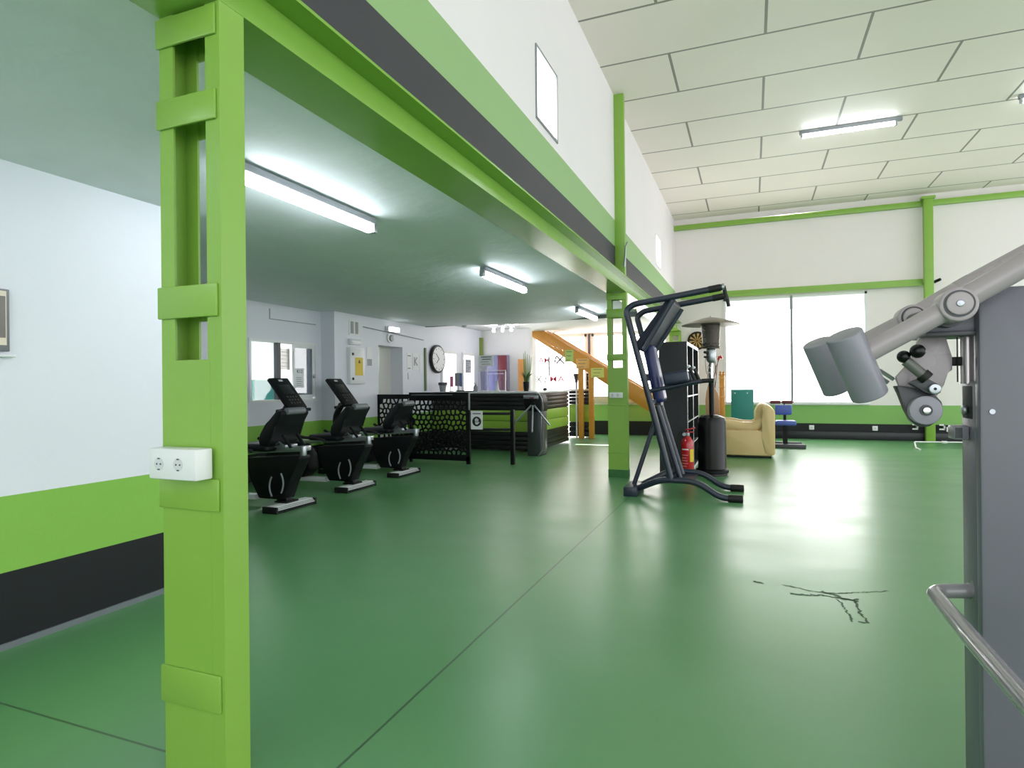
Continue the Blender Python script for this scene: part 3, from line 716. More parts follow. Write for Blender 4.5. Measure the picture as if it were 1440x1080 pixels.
# turnstile
r = thing('turnstile', 'graphite tripod turnstile with three steel arms in front of the counter', 'turnstile', (-3.52, 10.2, 0))
MB().prism([(-3.69, 0), (-3.445, 0), (-3.43, .06), (-3.43, .80), (-3.69, .80)], 'y', 10.06, 10.40, bev=.015).build('pedestal', 'turnstile', r)
MB().prism([(-3.74, .93), (-3.70, .80), (-3.43, .76), (-3.42, .95), (-3.455, 1.08), (-3.74, 1.08)], 'y', 10.02, 10.42, bev=.02).build('head', 'black', r)
B(-3.735, -3.46, 10.0, 10.022, 1.0, 1.065, bev=.004).build('reader_plate', 'silver', r); B(-3.62, -3.54, 9.996, 10.003, 1.005, 1.03).build('display', 'maroon', r)
MB().tube([(-3.47, 10.03, 1.10), (-3.42, 10.05, 1.02), (-3.395, 10.06, .85), (-3.405, 10.06, .12), (-3.48, 10.05, 0.005)], .012, seg=8, bend=.05).build('edge_strip', 'silver', r)
hub = MB().cyl((-3.55, 9.97, .90), (-3.55, 10.04, .90), .045, seg=18, bev=.008).build('hub', 'black', r)
for e in ((-3.53, 9.86, .44), (-3.22, 9.88, .56), (-3.86, 9.95, .60)):
    MB().tube([(-3.55 + (e[0] + 3.55) * .08, 9.97, .89), e], .016, seg=10).ball(e, .016, seg=10).build('arm', 'silver', r)
# things on and behind the counter
ct = 1.126
r = thing('planter', 'grey square planter with dark rim at the left end of the counter', 'planter', (-5.72, 10.75, ct))
MB().lathe([(.055, 0), (.075, .13), (.07, .13), (0, .12)], (-5.72, 10.75, ct), seg=20).build('pot', 'grey_plastic', r); MB().lathe([(.078, .13), (.09, .135), (.088, .185), (.075, .185), (0, .17)], (-5.72, 10.75, ct), seg=20).build('rim', 'machine_dark', r)
r = thing('card_holder', 'pink card in a stand left of the counter monitor', 'card', (-5.55, 10.80, ct))
B(-5.58, -5.52, 10.80, 10.806, ct + .1, ct + .30).build('card', 'pink', r); MB().tube([(-5.575, 10.81, ct), (-5.575, 10.81, ct + .2)], .006, seg=8).cyl((-5.56, 10.81, ct), (-5.56, 10.81, ct + .012), .04).build('stand', 'silver', r)
r = thing('monitor', 'grey monitor with blue side card on the counter', 'monitor', (-5.42, 10.85, ct))
B(-5.50, -5.36, 10.85, 10.875, ct + .11, ct + .37, bev=.006).build('panel', 'grey_plastic', r); B(-5.39, -5.34, 10.843, 10.85, ct + .1, ct + .36).build('blue_card', 'blue_card', r)
MB().cyl((-5.43, 10.87, ct + .03), (-5.43, 10.87, ct + .14), .016).cyl((-5.43, 10.87, ct), (-5.43, 10.87, ct + .03), .07, .04).build('stand', 'silver', r)
tag(MB().box(-5.38, -4.98, 10.68, 10.80, ct, ct + .022, bev=.006).build('keyboard', 'black'), 'flat dark keyboard lying on the counter', 'keyboard')
r = thing('spray_bottle', 'grey spray bottle on the counter before the bright window', 'bottle', (-4.98, 10.7, ct))
MB().lathe([(.04, 0), (.045, .02), (.045, .09), (.015, .13), (.015, .15)], (-4.98, 10.7, ct), seg=16).build('body', 'grey_plastic', r); MB().box(-5.03, -4.96, 10.69, 10.71, ct + .15, ct + .175, bev=.004).tube([(-4.97, 10.7, ct + .17), (-4.985, 10.7, ct + .21)], .006, seg=6).build('trigger', 'paper', r)
r = thing('sign_stand', 'white notice board on a thin white stand on the counter', 'sign', (-4.78, 10.8, ct))
B(-4.94, -4.64, 10.79, 10.80, ct + .49, ct + .70).build('board', 'paper', r); MB().tube([(-4.78, 10.81, ct), (-4.78, 10.81, ct + .6)], .012, seg=8).cyl((-4.78, 10.81, ct), (-4.78, 10.81, ct + .012), .08).build('stand', 'paper', r)
q = MB()
for i, (a, b) in enumerate(((.04, .26), (.06, .25), (.03, .2), (.05, .24))): q.box(-4.94 + a, -4.94 + b, 10.788, 10.79, ct + .66 - i * .045, ct + .668 - i * .045 + (.008 if i < 2 else 0))
q.build('printed_lines', 'ink', r)
r = thing('acrylic_guard', 'clear violet-tinted acrylic guard standing on the counter', 'screen', (-4.75, 10.9, ct))
B(-5.02, -4.48, 11.0, 11.006, ct + .02, ct + .40).build('sheet', 'acrylic', r)
MB().box(-5.03, -5.02, 10.99, 11.016, ct, ct + .42).box(-4.48, -4.47, 10.99, 11.016, ct, ct + .42).box(-5.03, -4.47, 10.99, 11.016, ct + .4, ct + .412).box(-5.03, -4.47, 10.97, 11.036, ct, ct + .02).build('frame', 'socket', r)
tag(MB().lathe([(.05, 0), (.05, .02), (.035, .03), (.008, .21), (0, .212)], (-4.53, 10.72, ct), seg=18).build('cone_bottle', 'paper'), 'small white pointed bottle on the counter before the maroon cabinet', 'bottle')
r = thing('potted_plant', 'spiky green plant with tall pale stalks in a black pot on the counter', 'plant', (-3.98, 10.82, ct))
MB().lathe([(.045, 0), (.055, .05), (.062, .18), (.055, .18), (0, .165)], (-3.98, 10.82, ct), seg=18).build('pot', 'black_gloss', r)
lf = MB(); st = MB()
for i in range(26):
    a = random.uniform(0, 2 * PI); L = random.uniform(.12, .22); o_ = random.uniform(.03, .11)
    p0 = (-3.98 + .02 * math.cos(a), 10.82 + .02 * math.sin(a), ct + .16); p1 = (-3.98 + o_ * .6 * math.cos(a), 10.82 + o_ * .6 * math.sin(a), ct + .16 + L * .7); p2 = (-3.98 + o_ * 1.3 * math.cos(a), 10.82 + o_ * 1.3 * math.sin(a), ct + .16 + L)
    lf.tube([p0, p1, p2], [.010, .008, .001], seg=6)
lf.build('leaves', 'leaf', r)
for dx, L in ((-.05, .52), (-.02, .56), (.015, .50), (.05, .48), (.08, .44)):
    st.tube([(-3.98 + dx * .4, 10.84, ct + .16), (-3.98 + dx, 10.85, ct + .2 + L * .5), (-3.98 + dx * 1.2, 10.85, ct + .2 + L)], [.012, .012, .006], seg=8)
st.build('stalks', 'stalk', r)
tag(MB().ball((-3.80, 11.4, ct + .03), .05, .9, .9, .6).build('small_bell', 'machine_dark'), 'small dark dome on the white counter top below the lettered window', 'bell')
r = thing('tapered_vase', 'dark funnel-shaped vase on the side counter', 'vase', (-3.855, 13.9, 1.136))
MB().lathe([(.04, 0), (.018, .02), (.02, .12), (.075, .36), (.07, .36), (.02, .14)], (-3.855, 13.9, 1.136), seg=18).build('body', 'machine_dark', r)
r = thing('photo_panel', 'dark panel with pale blotches standing on the side counter between the stair posts', 'picture', (-3.56, 13.92, 1.136))
B(-3.62, -3.49, 13.92, 13.94, 1.136, 1.50, bev=.003).build('board', 'black_gloss', r)
q = MB()
for i in range(7): q.cyl((-3.595 + .012 * (i * 5 % 7), 13.916, 1.2 + .04 * i), (-3.595 + .012 * (i * 5 % 7), 13.922, 1.2 + .04 * i), .012, seg=10)
q.build('pale_marks', 'grey_plastic', r)
# cabinet with maroon door at the entrance wall, orange door edge
r = thing('display_cabinet', 'tall cabinet with bluish panel and maroon door behind the counter', 'cabinet', (-5.3, 12.8, 0))
B(-5.72, -5.175, 12.83, 12.98, .05, 1.93, bev=.006).build('carcass', mat('violet_grey_panel', '#8d89a8', .35), r)
B(-5.39, -5.18, 12.805, 12.83, .08, 1.92, bev=.004).build('door', 'maroon', r); B(-5.71, -5.395, 12.805, 12.83, .08, 1.92, bev=.004).build('panel', mat('blue_grey_panel', '#7f82a6', .3), r)
B(-5.65, -5.25, 12.795, 12.805, 1.50, 1.515).build('shelf_strip', 'socket', r); B(-5.715, -5.18, 12.84, 12.97, 0, .05).build('plinth', 'black', r); B(-5.205, -5.19, 12.785, 12.805, 1.35, 1.55).build('handle', 'socket', r)
tag(B(-4.95, -4.80, 12.93, 12.985, 0, 1.83, bev=.005).build('door_panel', 'orange'), 'narrow orange wood panel on the white pillar behind the plant', 'panel')
notice('notice', 'printed white sheet on the bright window of the lobby wall', 'notice', X2 + .012, 12.12, 12.42, 1.52, 1.83, m=mat('grey_sheet', '#b9bcc6', .6), lines=6)
# items on the lobby wall
r = thing('electrical_panel', 'white electrical cabinet with a yellow warning sheet on the lobby wall', 'electrical cabinet', (X2, 8.11, 1.3))
y0, y1 = 7.753 * S2, 8.127 * S2
B(X2 - .001, X2 + .06, y0, y1, 1.29, 1.865, bev=.005).build('door', 'socket', r); B(X2 + .06, X2 + .063, 7.875 * S2, 8.075 * S2, 1.425, 1.71).build('warning_sheet', 'yellow', r)
MB().cyl((X2 + .062, 7.98 * S2, 1.64), (X2 + .0645, 7.98 * S2, 1.64), .04, seg=3).build('warning_mark', 'ink_black', r)
for z in (1.76, 1.37): B(X2 + .06, X2 + .075, y0 + .045, y0 + .08, z - .02, z + .02, bev=.004).build('latch', 'black', r)
r = thing('emergency_light', 'unlit slim emergency light above the electrical cabinet', 'light', (X2, 8.1, 1.95)); B(X2, X2 + .05, 7.77 * S2, 8.06 * S2, 1.91, 2.0, bev=.008).build('housing', 'socket', r); B(X2 + .05, X2 + .056, 7.80 * S2, 8.03 * S2, 1.93, 1.985, bev=.004).build('lens', 'foot_white', r)
r = thing('vent_grille', 'two narrow grey vent slots high on the lobby wall', 'vent', (X2, 8.13, 2.2))
B(X2, X2 + .006, 7.98, 8.30, 2.06, 2.30).build('plate', 'white', r)
for a in (8.02, 8.14): B(X2 + .006, X2 + .011, a, a + .07, 2.09, 2.28).build('slot', 'grey_plastic', r)
r = thing('exit_light', 'glowing emergency light above the lobby door', 'light', (X2, 9.1, 2.25)); B(X2, X2 + .06, 9.0, 9.38, 2.19, 2.29, bev=.008).build('housing', 'socket', r); B(X2 + .06, X2 + .075, 9.03, 9.35, 2.20, 2.28, bev=.006).build('lens', 'lamp_small', r)
r = thing('alarm_siren', 'grey round alarm sounder between the lobby door and its light', 'alarm', (X2, 9.1, 2.08)); MB().cyl((X2, 9.12, 2.09), (X2 + .03, 9.12, 2.09), .085, seg=24, bev=.01).build('base', 'socket', r); MB().cyl((X2 + .03, 9.14, 2.09), (X2 + .05, 9.14, 2.09), .06, seg=24, bev=.008).build('speaker', 'grey_plastic', r)
o = notice('poster', 'small poster with grey lower half between electrical cabinet and lobby door', 'poster', X2 + .001, 8.45, 8.60, 1.58, 1.90, lines=0); B(X2 + .005, X2 + .006, 8.46, 8.59, 1.59, 1.70).build('picture', 'grey_plastic', o)
for i, (ya, yb, za, zb, lb) in enumerate(((9.70, 9.86, 1.52, 1.86, 'white sheet on the lobby wall just right of the door'), (9.90, 10.12, 1.55, 1.86, 'white sheet with a large dark letter on the lobby wall'), (10.16, 10.28, 1.50, 1.84, 'blank white sheet on the lobby wall left of the clock'))):
    o = notice('notice', lb, 'notice', X2 + .001, ya, yb, za, zb, lines=0 if i else 2)
    if i == 1: text('letter', 'K', 'grey_plastic', o, (X2 + .007, 10.01, 1.70), .22, SIDE)
tag(B(X2, X2 + .02, 9.72, 9.80, 1.37, 1.49, bev=.008).build('light_switch', 'socket'), 'white light switch on the lobby wall right of the door', 'switch')
r = thing('wall_clock', 'large round wall clock with black rim on the lobby wall', 'clock', (X2, 10.80, 1.78))
cy, cz = 10.80, 1.78
MB().cyl((X2, cy, cz), (X2 + .07, cy, cz), .285, seg=48, bev=.02).build('rim', 'black_gloss', r)
MB().cyl((X2 + .068, cy, cz), (X2 + .073, cy, cz), .245, seg=48).build('face', 'paper', r)
q = MB()
for i in range(12):
    a = i * PI / 6; q.box(X2 + .073, X2 + .0745, -.006, .006, .195, .23, rot=None)
    vs = q.bm.verts[-8:]; bmesh.ops.transform(q.bm, matrix=Matrix.Translation((0, cy, cz)) @ Matrix.Rotation(a, 4, 'X'), verts=vs)
q.build('hour_marks', 'ink', r)
MB().tube([(X2 + .077, cy, cz), (X2 + .077, cy - .10, cz - .08)], .006, seg=6).build('hour_hand', 'ink_black', r); MB().tube([(X2 + .08, cy, cz), (X2 + .08, cy - .12, cz + .10)], .005, seg=6).build('minute_hand', 'ink_black', r)
tag(MB().lathe([(.02, 0), (.06, -.03), (.055, -.06), (0, -.075)], (-5.55, 11.4, 2.52), seg=16).build('ceiling_sensor', 'grey_plastic'), 'small grey sensor on the entrance ceiling above the clock', 'sensor')
r = thing('ceiling_fan_light', 'pale ceiling lamp with thin arms on the entrance ceiling', 'lamp', (-4.9, 11.9, 2.52))
MB().cyl((-4.9, 11.9, 2.49), (-4.9, 11.9, 2.52), .10, seg=20).tube([(-5.2, 11.9, 2.47), (-4.6, 11.9, 2.47)], .008, seg=6).build('arms', 'silver', r)
for i in range(3): MB().lathe([(.012, 0), (.03, -.06), (.025, -.09), (0, -.1)], (-5.1 + .2 * i, 11.9, 2.47), seg=12).build('lamp_shade', 'entrance_bulb', r)

# ================================================================== STAIRCASE
def sx(z, up): return (-3.04 - (z - 1.584) / .62) if up else (-3.04 - (z - 1.223) / .645)
r = thing('staircase', 'honey wood staircase descending from the ceiling towards the hall', 'staircase', (-3, 13.9, 0))
lo = [(sx(2.515, 0), 2.515), (sx(0, 0), 0), (-.9, 0)]; hi = [(-.9, .257), (sx(2.515, 1), 2.515)]
for y in (13.58, 14.36): MB().prism(lo + hi, 'y', y, y + .05, bev=.004).build('stringer', 'wood', r)
n = 11
for i in range(1, n):
    z = .215 * i; x = (sx(z, 0) + sx(z, 1)) / 2
    B(x - .14, x + .14, 13.63, 14.36, z - .018, z + .018, bev=.004).build('tread', 'wood', r)
MB().prism([(hi[0][0] + .0, 0.25), (hi[1][0] + .04, 2.5), (hi[1][0] + .10, 2.5), (hi[0][0] + .06, .25)], 'y', 13.585, 13.625).build('edge_capping', 'wood_pale', r)
for x, y in ((-3.67, 13.61), (-3.425, 13.61)): B(x - .058, x + .058, y - .026, y + .06, 0, 1.65 if x < -3.5 else 1.52, bev=.004).build('post', 'wood', r)
for i, (a, b, c, d, m_, lb) in enumerate(((-4.03, -3.83, 1.765, 2.043, 'notice_green', 'green paper notice pinned to the stair stringer, uppermost of three'), (-3.77, -3.46, 1.607, 1.835, 'notice_orange', 'orange paper notice pinned to the stair stringer'), (-3.42, -3.12, 1.394, 1.614, 'notice_yellow', 'yellow-green paper notice on the stair stringer beside the column'))):
    notice('notice', lb, 'notice', 13.58, a, b, c, d, m=m_, lines=3, face='y')

# ================================================================== NAVY TRAINING TOWER
r = thing('training_tower', 'navy pull-up and dip tower with blue back pad beside the green column', 'training tower', (-.75, 7.12, 0))
T = .034
B(-1.345, -1.195, 6.74, 7.22, 0, .105, bev=.006).build('rear_foot', 'navy', r)
for ya, yb in ((6.86, 6.76), (7.12, 7.46)):
    bs = MB().tube([(-1.22, ya, .07), (-.93, yb, .205), (-.56, yb, .20), (-.33, yb, .04), (-.12, yb, .035)], T, seg=12, bend=.12).build('base_tube', 'navy', r)
    MB().cyl((-.25, yb, .036), (-.10, yb, .036), .041, seg=16, bev=.012).build('end_cap', 'rubber', bs)
B(-.86, -.60, 6.78, 7.44, .165, .185).build('cross_plate', 'navy', r)
for y in (6.76, 7.46):
    up = MB().tube([(-.83, y, .21), (-1.30, y, 2.06), (-1.22, y, 2.125), (-.27, y, 2.255)], T, seg=12, bend=.13).build('upright', 'navy', r)
    MB().cyl((-.42, y, 2.234), (-.30, y, 2.251), .038, seg=12).cyl((-.27, y, 2.262), (-.245, y, 2.13), .02, seg=10).build('grip', 'rubber', up)
    MB().cyl((-.285, y, 2.253), (-.262, y, 2.256), .039, seg=12).build('end_collar', 'silver', up)
for y in (6.98, 7.24): MB().tube([(-1.0, y, 1.0), (-.76, y, .20)], .03, seg=12).build('front_strut', 'navy', r)
MB().tube([(-1.27, 7.0, .10), (-1.02, 7.05, .86)], .026, seg=10).build('rear_strut', 'navy', r)
MB().prism([(-1.24, 1.65), (-.86, 2.165), (-.78, 2.165), (-.78, 2.12), (-1.12, 1.60)], 'y', 6.80, 7.42).build('diagonal_gusset', 'navy_matt', r, smooth=False)
MB().tube([(-1.11, 7.46, 1.60), (-.77, 7.46, 2.13)], .03, seg=12).build('diagonal_tube', 'navy', r); MB().tube([(-1.11, 6.76, 1.62), (-.79, 6.76, 2.15)], .03, seg=12).build('diagonal_tube', 'navy', r)
bp = B(-.06, .06, -.16, .16, -.335, .335, bev=.05, seg=4).build('back_pad', 'pad_blue'); bp.parent = r
bp.matrix_local = Matrix.Translation(Vector((-1.035, 7.10, 1.36)) - r.location) @ ry(math.radians(-11))
MB().box(-1.19, -1.06, 7.05, 7.15, 1.28, 1.36).box(-1.10, -.96, 7.0, 7.2, 1.0, 1.04).box(-1.06, -1.0, 6.76, 7.46, 1.03, 1.07).build('pad_mount', 'navy', r)
for y in (6.80, 7.40):
    dp = MB().tube([(-1.10, y, 1.16), (-.98, y, 1.18), (-.56, y, 1.265), (-.45, y, 1.275)], .022, seg=10, bend=.05).build('dip_bar', 'navy', r)
    MB().box(-.90, -.64, y - .075, y + .075, 1.245, 1.375, bev=.028, seg=3, rot=ry(math.radians(-9))).build('elbow_pad', 'pad_navy', dp)
    MB().tube([(-.57, y, 1.27), (-.63, y, 1.42)], .018, seg=10).build('hand_grip', 'rubber', dp); MB().ball((-.635, y, 1.425), .022, seg=10).build('grip_cap', 'foot_white', dp)
MB().tube([(-.50, 6.80, 1.272), (-.38, 6.80, 1.275)], .024, seg=10).build('front_grip', 'rubber', r)

# ================================================================== EXTINGUISHER, BOOKCASE, HEATER
r = thing('fire_extinguisher', 'red fire extinguisher standing on the floor behind the tower', 'fire extinguisher', (-.80, 8.07, 0))
e = (-.78, 8.07, 0)
MB().lathe([(.07, 0.0), (.078, .01), (.078, .47), (.07, .52), (.035, .565), (.028, .575), (0, .575)], e).build('cylinder', 'red', r)
MB().lathe([(.026, .57), (.03, .59), (.03, .615), (0, .62)], e, seg=16).build('valve', 'silver', r)
MB().box(-.80, -.68, 8.055, 8.085, .655, .675, bev=.004, rot=ry(-.25)).box(-.79, -.70, 8.055, 8.085, .615, .632, bev=.004).build('handle', 'red', r)
MB().tube([(-.80, 8.07, .61), (-.87, 8.05, .64), (-.905, 8.04, .5), (-.875, 8.03, .3)], .012, seg=8, bend=.05).build('hose', 'rubber', r)
MB().cyl((-.81, 8.0, .60), (-.81, 7.975, .60), .022, seg=12).build('gauge', 'silver', r)
def wrap(a0, a1, z0, z1, rad=.0788):
    m = MB(); A = []; Bv = []
    for i in range(9):
        a = a0 + (a1 - a0) * i / 8
        A.append(m.bm.verts.new((e[0] + rad * math.cos(a), e[1] + rad * math.sin(a), z0))); Bv.append(m.bm.verts.new((e[0] + rad * math.cos(a), e[1] + rad * math.sin(a), z1)))
    for i in range(8): m.bm.faces.new((A[i], A[i + 1], Bv[i + 1], Bv[i]))
    return m
wrap(math.radians(-62), math.radians(-15), .25, .41).build('yellow_label', 'yellow', r)
q = wrap(math.radians(-140), math.radians(-75), .40, .415)
q.build('maker_line', 'paper', r)
q = MB()
for i in range(7):
    m2 = wrap(math.radians(-142), math.radians(-80 - 6 * (i % 3)), .12 + .035 * i, .128 + .035 * i); me = bpy.data.meshes.new('t'); m2.bm.to_mesh(me); q.bm.from_mesh(me)
q.build('label_text', mat('pale_red_print', '#d98a90', .5), r)

r = thing('bookcase', 'tall black open bookcase with window reflections painted on its front edges behind the tower', 'bookcase', (-1.0, 9.25, 0))
X0, X1, Y0, Y1, HZ = -1.165, -.80, 8.32, 10.12, 1.80
B(X0, X1, Y0, Y0 + .045, 0, HZ).build('side_panel', 'black_melamine', r); B(X0, X1, Y1 - .045, Y1, 0, HZ).build('side_panel', 'black_melamine', r)
B(X0, X1, Y0 + .045, Y1 - .045, HZ - .045, HZ).build('top_board', 'black_melamine', r); B(X0, X1, Y0 + .045, Y1 - .045, 0, .045).build('bottom_board', 'black_melamine', r)
B(X0, X0 + .01, Y0 + .045, Y1 - .045, .045, HZ - .045).build('back_panel', 'black_melamine', r)
sp = (Y1 - Y0 - .09) / 5; sz = (HZ - .09) / 5
for i in range(1, 5):
    if i == 1: B(X0 + .01, X1 - .004, (Y0 + Y1) / 2 - .03, (Y0 + Y1) / 2 + .03, .045, HZ - .045).build('divider', 'black_melamine', r)
    B(X0 + .01, X1 - .006, Y0 + .045, Y1 - .045, .045 + sz * i - .008, .045 + sz * i + .008).build('shelf', 'black_melamine', r)
q = MB().box(X1, X1 + .003, Y0 + .001, Y0 + .044, 0.002, HZ).box(X1, X1 + .003, Y1 - .045, Y1, 0.002, HZ).box(X1, X1 + .003, Y0 + .044, Y1 - .045, HZ - .044, HZ).box(X1, X1 + .003, Y0 + .044, Y1 - .045, .002, .044)
for i in range(1, 5):
    q.box(X1 - .006, X1 - .0035, Y0 + .045, Y1 - .045, .045 + sz * i - .009, .045 + sz * i + .009)
    if i == 1: q.box(X1 - .004, X1 - .001, (Y0 + Y1) / 2 - .03, (Y0 + Y1) / 2 + .03, .045, HZ - .045)
q.build('front_edge_glare', 'edge_glare', r)  # window light reflected on the front edges, put in as white colour
B(X0 + .05, X1 - .05, Y0 + .05, Y0 + .33, .045 + sz * 2 + .01, .045 + sz * 2 + .24, bev=.004).build('insert_box', 'black', r)

r = thing('patio_heater', 'tall patio heater with flat metal hood and black base', 'patio heater', (-.52, 8.72, 0))
h = (-.52, 8.72, 0)
MB().lathe([(.20, 0), (.20, .05), (.185, .07), (.185, .72), (.165, .78), (.09, .81), (.035, .82), (.0, .82)], h, seg=32).build('gas_housing', 'black_gloss', r)
MB().lathe([(.205, .03), (.215, .04), (.215, .075), (.19, .09)], h, seg=32).build('base_ring', 'black', r)
MB().lathe([(.032, .81), (.034, 1.26), (.03, 1.28)], h, seg=16).build('lower_pole', 'black', r)
MB().lathe([(.024, 1.27), (.026, 1.30), (.026, 1.53), (.022, 1.54)], h, seg=16).build('upper_pole', 'chrome', r)
MB().lathe([(.03, 1.52), (.05, 1.54), (.06, 1.56), (.065, 1.70), (.05, 1.72)], h, seg=20).build('control_head', 'silver', r)
MB().cyl((-.56, 8.66, 1.66), (-.60, 8.62, 1.665), .018, seg=10).cyl((-.565, 8.66, 1.60), (-.60, 8.62, 1.60), .014, seg=10).build('knobs', 'rubber', r)
MB().lathe([(.07, 1.715), (.118, 1.72), (.122, 1.735), (.11, 1.745), (.115, 1.78), (.118, 1.785), (.112, 1.795), (.125, 1.99), (.13, 2.03), (.0, 2.035)], h, seg=32).build('burner_screen', mat('heater_mesh_metal', '#5f5852', .28, metal=.9, bump=.6, bscale=300), r)
MB().lathe([(.385, 2.035), (.38, 2.042), (.26, 2.085), (.12, 2.125), (.04, 2.14), (.0, 2.142)], h, seg=48).lathe([(.378, 2.034), (.25, 2.06), (.0, 2.08)], h, seg=48).build('hood', mat('hood_aluminium', '#8f867c', .38, metal=.7), r)
MB().lathe([(.012, 2.14), (.014, 2.155), (.0, 2.165)], h, seg=10).build('hood_nut', 'silver', r)

# ================================================================== ARMCHAIR AND THINGS BY THE BACK WINDOW
r = thing('armchair', 'cream leather armchair seen from the side, facing left', 'armchair', (-.1, 11.2, 0))
MB().box(-.55, .30, 10.80, 11.62, .03, .44, bev=.05, seg=3).build('base', 'leather', r)
MB().box(-.58, .05, 11.0, 11.42, .42, .57, bev=.06, seg=4).build('seat_cushion', 'leather', r)
for ya, yb in ((10.79, 11.02), (11.40, 11.63)):
    ar = MB().prism([(-.575, .04), (-.575, .44), (-.52, .475), (-.1, .44), (.16, .47), (.24, .44), (.24, .04)], 'y', ya, yb, bev=.03).build('arm', 'leather', r)
    ym = (ya + yb) / 2
    MB().tube([(-.60, ym, .46), (-.585, ym, .51), (-.54, ym, .535), (-.36, ym, .53), (-.16, ym, .495), (0, ym, .50), (.10, ym, .56), (.17, ym, .64), (.24, ym, .70)], [.03, .08, .098, .10, .098, .095, .09, .075, .03], seg=18).build('arm_pad', 'leather', ar)
MB().prism([(.06, .40), (.02, .60), (.03, .80), (.09, .895), (.18, .905), (.27, .86), (.325, .80), (.325, .10), (.28, .04), (.16, .04)], 'y', 10.86, 11.56, bev=.06).build('back', 'leather', r)
MB().prism([(.14, .62), (.12, .80), (.17, .885), (.25, .87), (.34, .79), (.335, .05), (.16, .05), (.14, .34)], 'y', 10.785, 10.90, bev=.04).build('back_wing', 'leather', r)
MB().box(-.50, .28, 10.84, 11.58, .0, .035).build('plinth', 'black', r)
r = thing('seated_bench', 'blue padded exercise seat on a dark stand below the window', 'exercise bench', (.62, 12.9, 0))
B(.40, .70, 12.78, 12.86, .62, .81, bev=.03, seg=3).build('backrest', 'pad_sky', r); B(.40, .76, 12.50, 12.86, .43, .52, bev=.03, seg=3).build('seat', 'pad_sky', r)
MB().box(.53, .61, 12.66, 12.76, .06, .44).box(.55, .60, 12.87, 12.91, .40, .66).box(.55, .60, 12.70, 12.91, .39, .43).build('post', 'black', r)
MB().box(.38, .92, 12.56, 12.66, 0, .08, bev=.006).box(.36, .88, 13.02, 13.12, 0, .08, bev=.006).box(.53, .61, 12.66, 13.02, .02, .07).build('base', 'machine_dark', r)
for a in (.32, .53): MB().cyl((a, 13.0, .86), (a + .19, 13.0, .86), .034, seg=16, bev=.012).build('roller_pad', 'maroon', r)
MB().cyl((.30, 13.0, .86), (.74, 13.0, .86), .012, seg=8).cyl((.575, 13.0, .86), (.575, 12.92, .55), .015, seg=8).build('roller_bar', 'machine_dark', r)
r = thing('teal_board', 'upright teal board with two pale knobs behind the armchair', 'board', (-.2, 13.52, 0))
B(-.42, .02, 13.50, 13.54, .08, 1.105, bev=.006).build('panel', 'teal', r)
for x in (-.34, -.10): MB().cyl((x, 13.485, 1.03), (x, 13.50, 1.03), .014, seg=12).build('knob', 'foot_white', r)
MB().box(-.40, -.36, 13.44, 13.60, 0, .08).box(-.04, 0.0, 13.44, 13.60, 0, .08).build('feet', 'black', r)
r = thing('wooden_post_stand', 'ornate honey wood coat stand beside the patio heater', 'coat stand', (-.57, 13.0, 0))
MB().box(-.62, -.52, 12.95, 13.05, .03, 1.40, bev=.01).box(-.75, -.39, 12.96, 13.04, 0, .05, bev=.008).box(-.61, -.53, 12.85, 13.15, 0, .05, bev=.008).build('post', 'wood', r)
for x in (-.60, -.54): MB().lathe([(.022, 1.39), (.03, 1.42), (.015, 1.44), (.026, 1.465), (.0, 1.49)], (x, 13.0, 0), seg=12).build('finial', 'wood', r)
q = MB()
for z in (.95, 1.15, 1.33): q.box(-.63, -.51, 12.945, 13.055, z, z + .02, bev=.004)
q.build('ring_mouldings', 'wood_pale', r)
r = thing('wicker_chair', 'brown wicker chair back on dark stacked base behind the patio heater', 'chair', (-.74, 12.6, 0))
pts = [(-.86, .62), (-.87, .9), (-.85, 1.08), (-.81, 1.19), (-.76, 1.22), (-.70, 1.17), (-.63, 1.04), (-.60, .88), (-.60, .62)]
MB().prism(pts, 'y', 12.60, 12.65, bev=.012).build('back', 'wicker', r)
MB().box(-.95, -.56, 12.30, 12.68, .56, .62, bev=.02).box(-.97, -.56, 12.31, 12.67, .48, .54, bev=.02).box(-.94, -.58, 12.33, 12.65, .40, .46, bev=.02).build('seat', 'black', r)
for x in (-.92, -.62):
    for y in (12.35, 12.62): B(x, x + .04, y, y + .04, 0, .40).build('leg', 'black', r)
r = thing('twig_vase', 'twisted dry twigs with a red flower behind the patio heater', 'vase', (-.78, 14.2, 0))
MB().lathe([(.10, 0), (.13, .25), (.10, .6), (.07, .75), (.09, .82)], (-.85, 14.2, 0), seg=18).build('pot', 'twig', r)
q = MB()
for i in range(9):
    x = -.85; z = .8; pts = [(x, 14.2, z)]
    for k in range(9):
        x += random.uniform(-.045, .055); z += .115; pts.append((x, 14.2 + random.uniform(-.05, .05), z))
    q.tube(pts, .008, seg=6)
q.build('twigs', 'twig', r)
q = MB()
for i in range(6): q.ball((-.66 + .035 * math.cos(i), 14.18, 1.80 + .03 * math.sin(i * 1.7)), .026, seg=8)
q.tube([(-.80, 14.2, .8), (-.70, 14.18, 1.78)], .006, seg=6); q.build('flower', 'red', r)
r = thing('dartboard', 'round dartboard hanging on the back wall beside the hood', 'dartboard', (-1.19, YB, 2.23))
dk = mat('dartboard_black', '#1a1511', .8); tn = mat('dartboard_tan', '#c2a05e', .8)
DC = (-1.19, YB - .045, 2.235)
MB().cyl((DC[0], YB, DC[2]), (DC[0], DC[1], DC[2]), .215, seg=40).build('board', dk, r)
q = MB()
